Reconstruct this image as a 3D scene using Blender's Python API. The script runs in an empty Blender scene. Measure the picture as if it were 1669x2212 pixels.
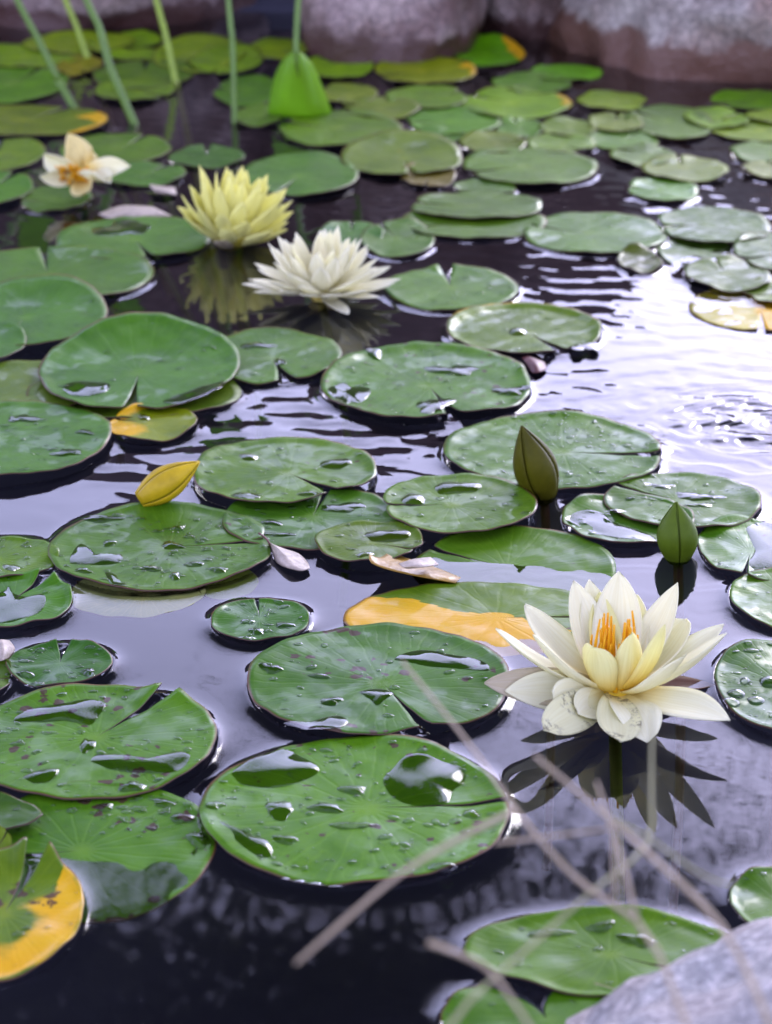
import bpy, math, random
import numpy as np
from mathutils import Vector, Matrix, noise as mnoise

random.seed(7); RNG = np.random.default_rng(7)
SC = bpy.context.scene
COL = SC.collection
rad = math.radians

# ------------------------------------------------------------------ camera
CAM_H, PITCH, FPX = 0.70, rad(21.5), 5000.0
cam_d = bpy.data.cameras.new('camera')
cam = bpy.data.objects.new('camera', cam_d); COL.objects.link(cam)
cam.location = (0, 0, CAM_H); cam.rotation_euler = (rad(90) - PITCH, 0, 0)
cam_d.sensor_fit = 'HORIZONTAL'; cam_d.sensor_width = 24.0
cam_d.lens = 24.0 * FPX / 1669.0
cam_d.clip_start = 0.02; cam_d.clip_end = 500.0
cam_d.dof.use_dof = True; cam_d.dof.focus_distance = 1.68; cam_d.dof.aperture_fstop = 8.0
SC.camera = cam

# ------------------------------------------------------------------ sky, sun, exposure
SUN_EL, SUN_AZ = rad(27), rad(23)          # azimuth clockwise from +Y (ahead of the camera)
w = bpy.data.worlds.new('World'); SC.world = w; w.use_nodes = True
nt = w.node_tree; nt.nodes.clear()
out = nt.nodes.new('ShaderNodeOutputWorld'); bg = nt.nodes.new('ShaderNodeBackground')
sky = nt.nodes.new('ShaderNodeTexSky'); sky.sky_type = 'NISHITA'; sky.sun_disc = False
sky.sun_elevation = SUN_EL; sky.sun_rotation = SUN_AZ
sky.air_density = 1.0; sky.dust_density = 1.0; sky.ozone_density = 1.5
hs = nt.nodes.new('ShaderNodeHueSaturation'); hs.inputs['Saturation'].default_value = 0.28
tint = nt.nodes.new('ShaderNodeMix'); tint.data_type = 'RGBA'; tint.blend_type = 'MULTIPLY'
tint.inputs[0].default_value = 1.0; tint.inputs[7].default_value = (0.89, 0.87, 1.33, 1)
nt.links.new(sky.outputs[0], hs.inputs['Color']); nt.links.new(hs.outputs[0], tint.inputs[6])
nt.links.new(tint.outputs[2], bg.inputs[0]); bg.inputs[1].default_value = 0.15
nt.links.new(bg.outputs[0], out.inputs[0])
sun_d = bpy.data.lights.new('sun', 'SUN'); sun_d.energy = 0.5; sun_d.angle = rad(20); sun_d.color = (1, 0.96, 0.9)
sun = bpy.data.objects.new('sun', sun_d); COL.objects.link(sun)
sdir = Vector((math.sin(SUN_AZ) * math.cos(SUN_EL), math.cos(SUN_AZ) * math.cos(SUN_EL), math.sin(SUN_EL)))
sun.rotation_euler = sdir.to_track_quat('Z', 'Y').to_euler()
SC.view_settings.view_transform = 'Standard'; SC.view_settings.look = 'None'
SC.view_settings.exposure = 1.88; SC.view_settings.gamma = 1.0
SC.view_settings.use_curve_mapping = False
SC.cycles.use_denoising = True
SC.cycles.max_bounces = 8; SC.cycles.transparent_max_bounces = 16; SC.cycles.caustics_reflective = False

# ------------------------------------------------------------------ helpers
RIGHT = np.array([1.0, 0, 0]); FWD = np.array([0, math.cos(PITCH), -math.sin(PITCH)])
UP = np.array([0, math.sin(PITCH), math.cos(PITCH)]); EYE = np.array([0, 0, CAM_H])
def ray(px, py): return RIGHT * (px - 834.5) / FPX + UP * (1106 - py) / FPX + FWD
def at(px, py, z=0.0):
    r = ray(px, py); return EYE + r * ((z - CAM_H) / r[2])
def aty(px, py, y):
    r = ray(px, py); return EYE + r * (y / r[1])
def atd(px, py, d): return EYE + ray(px, py) * d

def tag(o, label=None, cat=None, group=None, kind=None):
    for k, v in (('label', label), ('category', cat), ('group', group), ('kind', kind)):
        if v: o[k] = v
    return o
def empty(name, loc=(0, 0, 0)):
    o = bpy.data.objects.new(name, None); o.location = loc; o.empty_display_size = 0.02
    COL.objects.link(o); return o
def mesh(name, V, F, mats, parent=None, smooth=True, uv=None, mi=None, attr=None, loc=(0, 0, 0)):
    me = bpy.data.meshes.new(name)
    me.from_pydata([tuple(v) for v in np.asarray(V, float)], [], [tuple(int(i) for i in f) for f in F])
    if not isinstance(mats, (list, tuple)): mats = [mats]
    for m in mats: me.materials.append(m)
    if smooth: me.polygons.foreach_set('use_smooth', np.ones(len(me.polygons), bool))
    if mi is not None: me.polygons.foreach_set('material_index', np.asarray(mi, np.int32))
    if uv is not None:
        idx = np.empty(len(me.loops), np.int32); me.loops.foreach_get('vertex_index', idx)
        me.uv_layers.new(name='UVMap').data.foreach_set('uv', np.asarray(uv, np.float32)[idx].ravel())
    if attr:
        for k, v in attr.items():
            me.attributes.new(k, 'FLOAT', 'POINT').data.foreach_set('value', np.asarray(v, np.float32))
    me.update()
    o = bpy.data.objects.new(name, me); COL.objects.link(o); o.location = loc
    if parent: o.parent = parent
    return o
def shell(P, th):
    """P (m,n,3): a sheet made into a thin closed slab; returns V,F,uv,mi (0 top, 1 back)"""
    P = np.asarray(P, float); m, n = P.shape[:2]
    du = np.gradient(P, axis=0); dv = np.gradient(P, axis=1)
    nr = np.cross(du, dv); nr /= np.linalg.norm(nr, axis=2, keepdims=True) + 1e-12
    V = np.concatenate([(P + nr * th / 2).reshape(-1, 3), (P - nr * th / 2).reshape(-1, 3)])
    F, mi = [], []; k = m * n
    for i in range(m - 1):
        for j in range(n - 1):
            a, b, c, d = i * n + j, (i + 1) * n + j, (i + 1) * n + j + 1, i * n + j + 1
            F.append((a, b, c, d)); mi.append(0); F.append((k + d, k + c, k + b, k + a)); mi.append(1)
    rim = [i * n for i in range(m)] + [(m - 1) * n + j for j in range(1, n)] + \
          [i * n + n - 1 for i in range(m - 2, -1, -1)] + [j for j in range(n - 2, 0, -1)]
    for q in range(len(rim)):
        a, b = rim[q], rim[(q + 1) % len(rim)]
        F.append((b, a, k + a, k + b)); mi.append(0)
    g = np.stack(np.meshgrid(np.linspace(0, 1, m), np.linspace(0, 1, n), indexing='ij'), -1).reshape(-1, 2)
    return V, F, np.concatenate([g[:, ::-1], g[:, ::-1]]), mi
def smooth_line(pts, n):
    pts = np.asarray(pts, float); t = np.linspace(0, len(pts) - 1, n); res = []
    for u in t:
        i = min(int(u), len(pts) - 2); f = u - i
        p0, p1, p2, p3 = pts[max(i - 1, 0)], pts[i], pts[i + 1], pts[min(i + 2, len(pts) - 1)]
        res.append(0.5 * (2 * p1 + (p2 - p0) * f + (2 * p0 - 5 * p1 + 4 * p2 - p3) * f * f + (3 * p1 - p0 - 3 * p2 + p3) * f ** 3))
    return np.array(res)
def tube(pts, r, seg=7):
    pts = np.asarray(pts, float); n = len(pts); r = np.broadcast_to(np.asarray(r, float), (n,))
    V, F = [], []; tg = np.gradient(pts, axis=0); ref = np.array([0.31, 0.12, 0.94])
    for i in range(n):
        t = tg[i] / (np.linalg.norm(tg[i]) + 1e-12)
        if abs(t @ ref) > .97: ref = np.array([1.0, 0, 0])
        a = np.cross(t, ref); a /= np.linalg.norm(a); b = np.cross(t, a)
        for s in range(seg):
            q = 2 * math.pi * s / seg; V.append(pts[i] + r[i] * (a * math.cos(q) + b * math.sin(q)))
    for i in range(n - 1):
        for s in range(seg):
            s2 = (s + 1) % seg; F.append((i * seg + s, i * seg + s2, (i + 1) * seg + s2, (i + 1) * seg + s))
    F.append(tuple(range(seg))[::-1]); F.append(tuple((n - 1) * seg + s for s in range(seg)))
    return np.array(V), F
def sstep(a, b, x):
    t = np.clip((x - a) / (b - a), 0, 1); return t * t * (3 - 2 * t)

# ------------------------------------------------------------------ materials
class NT:
    def __init__(s, name):
        s.m = bpy.data.materials.new(name); s.m.use_nodes = True; s.t = s.m.node_tree; s.t.nodes.clear()
        s.out = s.n('ShaderNodeOutputMaterial')
    def n(s, typ, props=None, **kw):
        nd = s.t.nodes.new(typ)
        for k, v in (props or {}).items(): setattr(nd, k, v)
        for k, v in kw.items():
            key = int(k[1:]) if k[0] == '_' and k[1:].isdigit() else k.replace('_', ' ')
            s.set(nd.inputs[key], v)
        return nd
    def set(s, sock, v):
        if isinstance(v, bpy.types.Node): v = v.outputs[0]
        if isinstance(v, bpy.types.NodeSocket): s.t.links.new(v, sock)
        elif isinstance(v, tuple) and len(v) == 3 and sock.type == 'RGBA': sock.default_value = (*v, 1)
        else: sock.default_value = v
    def math(s, op, a, b=0.0, c=0.0, clamp=False):
        return s.n('ShaderNodeMath', {'operation': op, 'use_clamp': clamp}, _0=a, _1=b, _2=c)
    def mix(s, f, a, b, blend='MIX'):
        nd = s.n('ShaderNodeMix', {'data_type': 'RGBA', 'blend_type': blend}, _0=f, _6=a, _7=b); return nd.outputs[2]
    def ramp(s, f, a, b, lo=0.0, hi=1.0):
        return s.n('ShaderNodeMapRange', {'interpolation_type': 'SMOOTHSTEP'}, _0=f, _1=a, _2=b, _3=lo, _4=hi)
    def noise(s, vec, scale, detail=3.0, rough=0.5, dist=0.0):
        return s.n('ShaderNodeTexNoise', Vector=vec, Scale=scale, Detail=detail, Roughness=rough, Distortion=dist)
    def surf(s, sh): s.t.links.new(sh.outputs[0], s.out.inputs[0])

def objvec(m, rnd_amt=7.0):
    tc = m.n('ShaderNodeTexCoord'); oi = m.n('ShaderNodeObjectInfo')
    sc = m.math('MULTIPLY', oi.outputs['Random'], rnd_amt)
    v = m.n('ShaderNodeVectorMath', {'operation': 'ADD'}, _0=tc.outputs['Object'], _1=sc)
    return v.outputs[0], oi, tc

def mat_pad_top():
    m = NT('lily_pad_leaf'); v, oi, tc = objvec(m)
    sep = m.n('ShaderNodeSeparateXYZ', Vector=tc.outputs['UV'])
    th, rho = sep.outputs[0], sep.outputs[1]
    n1 = m.noise(v, 22.0, 4.0, .6); n2 = m.noise(v, 120.0, 3.0, .6); n3 = m.noise(v, 9.0, 2.0)
    base = oi.outputs['Color']
    c = m.mix(m.ramp(n1.outputs[0], .3, .7), m.mix(1.0, base, (.72, .78, .8), 'MULTIPLY'), m.mix(1.0, base, (1.22, 1.14, 1.0), 'MULTIPLY'))
    c = m.mix(m.ramp(n2.outputs[0], .45, .75, 0, .35), c, m.mix(1.0, base, (1.5, 1.25, 1.1), 'MULTIPLY'))
    # radial veins that fork towards the rim
    wob = m.math('MULTIPLY', m.math('SUBTRACT', n1.outputs[0], .5), .035)
    tw = m.math('ADD', th, wob)
    def veins(cnt, wd):
        f = m.math('ABSOLUTE', m.math('SUBTRACT', m.math('FRACT', m.math('MULTIPLY', tw, cnt)), .5))
        # width constant in metres, so angular width shrinks with radius
        wn = m.math('DIVIDE', wd * cnt, m.math('MAXIMUM', rho, .06))
        return m.math('SUBTRACT', 1.0, m.math('DIVIDE', f, wn), clamp=True)
    v1 = veins(19.0, .0030)
    v2 = m.math('MULTIPLY', veins(57.0, .0022), m.ramp(rho, .45, .75))
    vv = m.math('MAXIMUM', v1, m.math('MULTIPLY', v2, .6))
    c = m.mix(m.math('MULTIPLY', vv, .22), c, m.mix(1.0, base, (1.9, 1.55, 1.6), 'MULTIPLY'))
    # pale heart where the stalk joins
    c = m.mix(m.ramp(rho, .0, .16, .45, 0), c, m.mix(1.0, base, (2.0, 1.5, .9), 'MULTIPLY'))
    # yellowing
    ya = m.n('ShaderNodeAttribute', {'attribute_name': 'yellow'})
    ym = m.ramp(m.math('ADD', ya.outputs['Fac'], m.math('MULTIPLY', m.math('SUBTRACT', n1.outputs[0], .5), .8)), .42, .62)
    yc = m.mix(n1.outputs[0], (.66, .30, .001), (.52, .36, .004))
    c = m.mix(ym, c, yc)
    # brown spots, few and clustered
    sa = m.n('ShaderNodeAttribute', {'attribute_type': 'OBJECT', 'attribute_name': 'spots'})
    vd = m.n('ShaderNodeVectorMath', {'operation': 'ADD'}, _0=v, _1=m.n('ShaderNodeVectorMath', {'operation': 'SCALE'}, _0=n2.outputs[1], Scale=.012).outputs[0])
    vo = m.n('ShaderNodeTexVoronoi', Vector=vd.outputs[0], Scale=95.0, Randomness=1.0)
    vcol = m.n('ShaderNodeSeparateColor', Color=vo.outputs['Color'])
    clus = m.ramp(m.noise(v, 16.0, 2.0).outputs[0], .45, .57)
    size = m.math('MULTIPLY', m.math('MULTIPLY', m.ramp(vcol.outputs[0], .25, 1.0, 0, .55), clus), sa.outputs['Fac'])
    sp = m.ramp(m.math('SUBTRACT', vo.outputs['Distance'], size), -.05, .03, 1, 0)
    sp = m.math('MULTIPLY', sp, m.ramp(size, .03, .08))
    c = m.mix(m.math('MULTIPLY', sp, .9), c, (.055, .022, .018))
    # thin red-brown margin
    c = m.mix(m.math('MULTIPLY', m.ramp(rho, .972, .998), m.ramp(n3.outputs[0], .38, .6)), c, (.12, .05, .02))
    wet = m.ramp(m.noise(v, 26.0, 3.0, .6, .6).outputs[0], .47, .60)
    bp = m.n('ShaderNodeBump', Strength=.25, Distance=.002,
             Height=m.math('ADD', m.math('MULTIPLY', vv, -.25), m.math('ADD', m.math('MULTIPLY', n2.outputs[0], .25), m.math('MULTIPLY', n1.outputs[0], .9))))
    bsm = m.n('ShaderNodeBump', Strength=.18, Distance=.002, Height=n1.outputs[0])
    p = m.n('ShaderNodeBsdfPrincipled', Base_Color=c, Roughness=m.ramp(n2.outputs[0], .3, .7, .38, .52), Normal=bp, Coat_Weight=m.math('MULTIPLY', wet, .33),
            Coat_Roughness=.10, Coat_IOR=1.33, Coat_Normal=bsm)
    p.inputs['Specular IOR Level'].default_value = .11
    m.surf(p); return m.m
def mat_simple(name, col, rough=.5, var=.3, scale=60, bump=.2, bscale=200, spec=.5, trans=0.0):
    m = NT(name); v, oi, tc = objvec(m)
    n1 = m.noise(v, scale, 4.0, .6)
    c = m.mix(n1.outputs[0], tuple(x * (1 - var) for x in col), tuple(min(1, x * (1 + var)) for x in col))
    bp = m.n('ShaderNodeBump', Strength=bump, Distance=.002, Height=m.noise(v, bscale, 3.0))
    p = m.n('ShaderNodeBsdfPrincipled', Base_Color=c, Roughness=rough, Normal=bp); p.inputs['Specular IOR Level'].default_value = spec
    if trans:
        t = m.n('ShaderNodeBsdfTranslucent', Color=c)
        m.surf(m.n('ShaderNodeMixShader', _0=trans, _1=p, _2=t))
    else: m.surf(p)
    return m.m
def mat_petal(name, tipc, basec, edge=(0, 0, 0), yl=.35, trans=.28, stain=0.0):
    m = NT(name); v, oi, tc = objvec(m)
    sep = m.n('ShaderNodeSeparateXYZ', Vector=tc.outputs['UV'])
    n1 = m.noise(v, 60.0, 3.0)
    s = m.math('ADD', sep.outputs[1], m.math('MULTIPLY', m.math('SUBTRACT', n1.outputs[0], .5), .15))
    c = m.mix(m.ramp(s, .0, yl), basec, tipc)
    st = m.n('ShaderNodeTexNoise', Vector=m.n('ShaderNodeCombineXYZ', X=m.math('MULTIPLY', sep.outputs[0], 26.0), Y=m.math('MULTIPLY', sep.outputs[1], 1.6), Z=oi.outputs['Random']).outputs[0], Scale=1.0, Detail=2.0)
    c = m.mix(m.ramp(st.outputs[0], .35, .7, 0, .38), c, m.mix(1.0, c, (.86, .82, .62), 'MULTIPLY'))
    if stain:
        sn = m.noise(v, 160.0, 6.0, .75)
        bl = m.ramp(m.noise(v, 26.0, 2.0).outputs[0], .46, .60)
        c = m.mix(m.math('MULTIPLY', m.math('MULTIPLY', m.ramp(sn.outputs[0], .47, .60), bl), stain), c, (.10, .075, .04))
    bp = m.n('ShaderNodeBump', Strength=.25, Distance=.001, Height=st)
    p = m.n('ShaderNodeBsdfPrincipled', Base_Color=c, Roughness=.5, Normal=bp); p.inputs['Specular IOR Level'].default_value = .3
    t = m.n('ShaderNodeBsdfTranslucent', Color=c)
    m.surf(m.n('ShaderNodeMixShader', _0=trans, _1=p, _2=t)); return m.m
def mat_clear(name, tintc=(.97, .98, .97), ior=1.33, bump=0.0):
    m = NT(name); kw = {}
    if bump:
        v = m.n('ShaderNodeTexCoord').outputs['Object']
        kw['Normal'] = m.n('ShaderNodeBump', Strength=bump, Distance=.001, Height=m.noise(v, 120.0, 2.0))
    fr = m.n('ShaderNodeFresnel', IOR=ior, **kw); g = m.n('ShaderNodeBsdfGlossy', Roughness=.01, Color=(1, 1, 1), **kw)
    t = m.n('ShaderNodeBsdfTransparent', Color=tintc)
    m.surf(m.n('ShaderNodeMixShader', _0=fr, _1=t, _2=g)); return m.m
def mat_rock(name, c1, c2, c3, wetcol, wet_z, scale=14.0, rough=.75):
    m = NT(name); g = m.n('ShaderNodeNewGeometry'); v, oi, tc = objvec(m)
    n1 = m.noise(v, scale, 6.0, .65); n2 = m.noise(v, scale * 9, 4.0, .7); n3 = m.noise(v, scale * .35, 3.0)
    vo = m.n('ShaderNodeTexVoronoi', Vector=v, Scale=scale * 14)
    c = m.mix(m.ramp(n1.outputs[0], .35, .65), c1, c2)
    c = m.mix(m.ramp(n3.outputs[0], .45, .7), c, c3)
    c = m.mix(m.ramp(n2.outputs[0], .5, .60, 0, .85), c, m.mix(1.0, c, (1.75, 1.7, 1.7), 'MULTIPLY'))
    c = m.mix(m.ramp(n2.outputs[0], .46, .32, 0, .7), c, m.mix(1.0, c, (.35, .33, .36), 'MULTIPLY'))
    z = m.n('ShaderNodeSeparateXYZ', Vector=g.outputs['Position']).outputs[2]
    zz = m.math('ADD', z, m.math('MULTIPLY', m.math('SUBTRACT', n1.outputs[0], .5), .09))
    wm = m.ramp(zz, wet_z, wet_z + .018, 1, 0)
    c = m.mix(m.math('MULTIPLY', wm, .9), c, wetcol)
    bp = m.n('ShaderNodeBump', Strength=.8, Distance=.012, Height=m.math('ADD', n1.outputs[0], m.math('MULTIPLY', n2.outputs[0], .35)))
    p = m.n('ShaderNodeBsdfPrincipled', Base_Color=c, Roughness=m.math('SUBTRACT', rough, m.math('MULTIPLY', wm, .4)), Normal=bp)
    m.surf(p); return m.m

M_PAD = mat_pad_top()
M_UNDER = mat_simple('lily_pad_underside', (.075, .035, .022), .5)
M_EDGE = M_UNDER
M_PUD = mat_clear('puddle_water')
M_DROP = mat_clear('droplet_water', (.93, .97, .91))
M_WHITE = mat_petal('petal_cream', (.95, .93, .64), (.93, .77, .18), yl=.50)
M_PURE = mat_petal('petal_white', (.95, .93, .70), (.92, .84, .34), yl=.40)
M_INNER = mat_petal('petal_cream_inner', (.93, .90, .42), (.90, .62, .04), yl=.75)
M_STAIN = mat_petal('petal_stained', (.86, .84, .50), (.84, .70, .18), stain=.7)
M_DULL = mat_petal('petal_fading', (.62, .54, .36), (.62, .52, .16), stain=.3)
M_DEAD = mat_petal('petal_brown', (.16, .065, .025), (.45, .33, .16), yl=.5, stain=.5)
M_YEL = mat_petal('petal_yellow', (.93, .91, .34), (.86, .76, .08), yl=.35)
M_YEL2 = mat_petal('petal_yellow_outer', (.58, .50, .06), (.45, .36, .04), yl=.5)
M_FADE = mat_petal('petal_faded', (.88, .78, .36), (.86, .60, .08), yl=.6, stain=.2)
M_STAM = mat_petal('stamen_orange', (.92, .56, .012), (.90, .48, .01), trans=.2)
M_STEM = mat_simple('stem_green', (.10, .19, .015), .4, .3, 80)
M_STEMY = mat_simple('stem_yellow_green', (.24, .34, .02), .4, .3, 80)
M_RED = mat_simple('stalk_red_brown', (.12, .035, .03), .45, .3, 80)
M_LEAF = mat_simple('fresh_leaf', (.26, .52, .015), .4, .18, 30, trans=.5)
M_BUD = mat_simple('bud_olive', (.070, .066, .003), .5, .55, 45, bump=.3, bscale=120, spec=.12)
M_BUDG = mat_simple('bud_green', (.080, .125, .006), .5, .5, 45, bump=.3, bscale=120, spec=.15)
M_BUDY = mat_simple('bud_yellow', (.50, .34, .008), .45, .55, 40, bump=.3, bscale=120, spec=.25)
M_DRY = mat_simple('dry_grass', (.38, .30, .19), .7, .35, 50)
M_DRYG = mat_simple('dry_grass_green', (.30, .29, .14), .7, .3, 50)
M_DEADLEAF = mat_simple('dead_leaf_pale', (.40, .33, .25), .5, .75, 110, bump=.5)
M_ROT = mat_simple('rotting_leaf', (.30, .17, .012), .4, .7, 60, bump=.4)
M_ROCKP = mat_rock('boulder_purple', (.13, .085, .072), (.36, .28, .25), (.10, .055, .042), (.07, .028, .02), .03)
M_ROCKG = mat_rock('boulder_grey', (.19, .16, .13), (.36, .32, .27), (.21, .14, .10), (.13, .055, .03), .05)
M_ROCKD = mat_rock('boulder_dark', (.10, .060, .055), (.15, .10, .09), (.085, .045, .035), (.05, .025, .02), .03)
M_ROCKF = mat_rock('granite_front', (.24, .235, .225), (.40, .39, .37), (.30, .26, .23), (.12, .11, .11), -.05, scale=20.0)

# ------------------------------------------------------------------ lily pads
PADS = []
GREEN = (.062, .180, .020); BLUEG = (.038, .130, .034); LIGHT = (.125, .215, .022); PALE = (.14, .19, .07); BRIGHT = (.11, .30, .010); OLIVE = (.11, .13, .02)
class Pad: pass
def rim_curve(p, t):
    """normalised rim radius for angle t (radians from the notch, 0..2pi)"""
    d = np.minimum(t, 2 * math.pi - t)
    r = 1 - .07 * np.cos(t) - p.lobe * np.exp(-(d / p.lobew) ** 1.3)
    r = r + p.wav * (np.sin(t * 3 + p.ph) * .5 + np.sin(t * 5 + 1.7 * p.ph) * .35 + np.sin(t * 11 + 2.3 * p.ph) * .18 + np.sin(t * 19 + 1.3 * p.ph) * .10)
    return r
def pad_xy(p, rho, t):
    """t from the notch (0..2pi), rho 0..1 -> local x,y"""
    nw = p.nw * (.12 + .88 * rho)
    tt = nw + (2 * math.pi - 2 * nw) * (t / (2 * math.pi))
    R = rim_curve(p, t) * rho; a = tt + p.notch
    return (R * np.cos(a) - p.ox) * p.sx, (R * np.sin(a) - p.oy) * p.sy
def pad_z(p, rho, t, x, y):
    a = t + p.notch
    z = p.base + p.und * rho ** 2.2 * (np.sin(3 * a + p.ph) * .6 + np.sin(5 * a + 2.1 * p.ph) * .4 + np.sin(9 * a + p.ph * .7) * .18 * rho ** 3)
    z = z - p.dish * (1 - rho ** 2)
    z = z + p.rimup * sstep(.86, 1.0, rho)
    z = z + p.back * np.maximum(0, np.sin(a - p.backdir + math.pi / 2)) ** 1.6 * sstep(.35, 1.05, rho)
    d = np.minimum(t, 2 * math.pi - t)
    z = z + p.tip * np.exp(-(d / .16) ** 2) * sstep(.6, 1, rho)
    z = z + p.tx * x + p.ty * y
    z = z + .0006 * np.sin(x * 190 + p.ph) * np.sin(y * 160 + p.ph * 2) * rho
    return z
def pad_inv(p, x, y):
    X = x / p.sx + p.ox; Y = y / p.sy + p.oy
    a = np.arctan2(Y, X) - p.notch; tt = np.mod(a, 2 * math.pi); r = np.hypot(X, Y)
    nw = p.nw * (.12 + .88 * np.clip(r, 0, 1))
    t = np.clip((tt - nw) / (2 * math.pi - 2 * nw), 0, 1) * 2 * math.pi
    return r / rim_curve(p, t), t, (tt < nw) | (tt > 2 * math.pi - nw)
def pad(box, notch=90, label='', col=GREEN, layer=0, group=None, sub=False, nw=5, lobe=.10, lobew=.22, wav=.020, und=.0024, rimup=.0012,
        back=0., backdir=90, tip=0., tx=0., ty=0., base=None, dish=.001, spots=0., yel=None, drops=0, res=1, dropmax=2.6, jit=.12):
    p = Pad(); x0, y0, x1, y1 = box
    zz = .0036 + .0024 * layer if base is None else base
    cxp, cyp = (x0 + x1) / 2, (y0 + y1) / 2
    f, n_ = at(cxp, y0, zz), at(cxp, y1, zz); ymid = (f[1] + n_[1]) / 2
    ctr = np.array([0, ymid, zz]); depth = (ctr - EYE) @ FWD
    l, r = (x0 - 834.5) / FPX * depth, (x1 - 834.5) / FPX * depth
    p.cx, p.cy = (l + r) / 2, ymid; wx, wy = (r - l) / 2, (f[1] - n_[1]) / 2
    p.notch = rad(notch); p.nw = rad(nw); p.lobe, p.lobew, p.wav, p.und, p.rimup = lobe, lobew, wav, und, rimup
    p.back, p.backdir, p.tip, p.tx, p.ty, p.base, p.dish = back, rad(backdir), tip, tx, ty, zz, dish
    p.ph = RNG.uniform(0, 6.28); p.sub = sub; p.layer = layer
    p.ox = p.oy = 0.; p.sx = p.sy = 1.
    t = np.linspace(0, 2 * math.pi, 400); X, Y = pad_xy(p, np.ones(400), t)
    p.sx = 2 * wx / (X.max() - X.min()); p.sy = 2 * wy / (Y.max() - Y.min())
    p.ox, p.oy = (X.max() + X.min()) / 2, (Y.max() + Y.min()) / 2
    nth, nr = (120, 16) if res == 1 else ((64, 9) if res == 2 else (44, 6))
    t = np.linspace(0, 2 * math.pi, nth + 1); rr = np.linspace(0, 1, nr + 1)[1:] ** .8
    T, Rr = np.meshgrid(t, rr, indexing='ij'); x, y = pad_xy(p, Rr, T); z = pad_z(p, Rr, T, x, y)
    P = np.stack([x, y, z], -1); n = (nth + 1) * nr
    X0, Y0 = -p.ox * p.sx, -p.oy * p.sy
    c0 = np.array([[X0, Y0, float(pad_z(p, 0., math.pi, X0, Y0))]])
    top = np.concatenate([P.reshape(-1, 3), c0]); th = .0011
    bot = top.copy(); bot[:, 2] -= th
    V = np.concatenate([top, bot]); k = n + 1; F, mi = [], []
    I = lambda i, j: i * nr + j
    for i in range(nth):
        F.append((n, I(i, 0), I(i + 1, 0))); mi.append(0); F.append((k + n, k + I(i + 1, 0), k + I(i, 0))); mi.append(1)
        for j in range(nr - 1):
            a, b, c, d = I(i, j), I(i, j + 1), I(i + 1, j + 1), I(i + 1, j)
            F.append((a, b, c, d)); mi.append(0); F.append((k + d, k + c, k + b, k + a)); mi.append(1)
        a, b = I(i, nr - 1), I(i + 1, nr - 1); F.append((a, k + a, k + b, b)); mi.append(1)
    for i, flip in ((0, 0), (nth, 1)):
        ch = [n] + [I(i, j) for j in range(nr)]
        for q in range(len(ch) - 1):
            a, b = ch[q], ch[q + 1]; F.append((a, k + a, k + b, b) if not flip else (b, k + b, k + a, a)); mi.append(1)
    tn = (T + p.notch) / (2 * math.pi)
    uv = np.concatenate([np.stack([tn, Rr], -1).reshape(-1, 2), [[.5, 0]]]); uv = np.concatenate([uv, uv])
    xx = np.append(x.ravel(), 0.) / wx; yy = np.append(y.ravel(), 0.) / wy; rf = np.append(Rr.ravel(), 0.)
    yv = np.zeros(k) if yel is None else yel(xx, yy, rf)
    p.o = mesh('lily_pad', V, F, [M_PAD, M_UNDER], uv=uv, mi=mi, attr={'yellow': np.concatenate([yv, yv])}, loc=(p.cx, p.cy, 0))
    j = 1 + RNG.uniform(-jit, jit); g = 1 + RNG.uniform(-jit, jit)
    p.o.color = (col[0] * j * g * .92, col[1] * j * .93, col[2] * j / g * .16, 1); p.o['spots'] = float(spots)
    tag(p.o, label, 'lily pad', group)
    p.rimxy = np.stack(pad_xy(p, np.ones(200), np.linspace(0, 2 * math.pi, 200)), -1)
    PADS.append(p)
    if drops: droplets(p, int(drops * 1.7), dropmax)
    return p
def cap(cx, cy, cz, a, b, h, ang, seg=10):
    V, F = [], []; ca, sa = math.cos(ang), math.sin(ang)
    prof = ((1.0, 0.0), (.93, .42), (.72, .76), (.38, .95))
    for rr, hh in prof:
        for s in range(seg):
            q = 2 * math.pi * s / seg; u, v_ = a * rr * math.cos(q), b * rr * math.sin(q)
            V.append((cx + u * ca - v_ * sa, cy + u * sa + v_ * ca, cz + h * hh))
    V.append((cx, cy, cz + h))
    for i in range(len(prof) - 1):
        for s in range(seg):
            s2 = (s + 1) % seg; F.append((i * seg + s, i * seg + s2, (i + 1) * seg + s2, (i + 1) * seg + s))
    m = (len(prof) - 1) * seg
    for s in range(seg): F.append((m + s, m + (s + 1) % seg, len(V) - 1))
    return V, F
def droplets(p, cnt, rmax=2.6):
    V, F = [], []; got = 0; tries = 0
    while got < cnt and tries < cnt * 6:
        tries += 1
        rho = math.sqrt(RNG.uniform(.01, .93)); t = RNG.uniform(.12, 6.16)
        x, y = pad_xy(p, np.float64(rho), np.float64(t)); z = float(pad_z(p, rho, t, x, y))
        if z < .0012: continue
        cl = mnoise.noise(Vector((x * 26 + p.ph * 3, y * 26, p.ph)))
        if cl < RNG.uniform(-.5, .25): continue
        r = .00045 + .0006 * RNG.exponential(1.0); r = min(r, rmax / 1000)
        el = RNG.uniform(1, 1.5) if r < .0016 else RNG.uniform(1, 2.1)
        v, f = cap(float(x), float(y), z - .00015, r * el, r, r * RNG.uniform(.40, .62), RNG.normal(0, .5), 8 if r < .001 else 12)
        k = len(V); V += v; F += [tuple(i + k for i in q) for q in f]; got += 1
    if V: tag(mesh('water_droplets', V, F, M_DROP, parent=p.o), kind='stuff')
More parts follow.
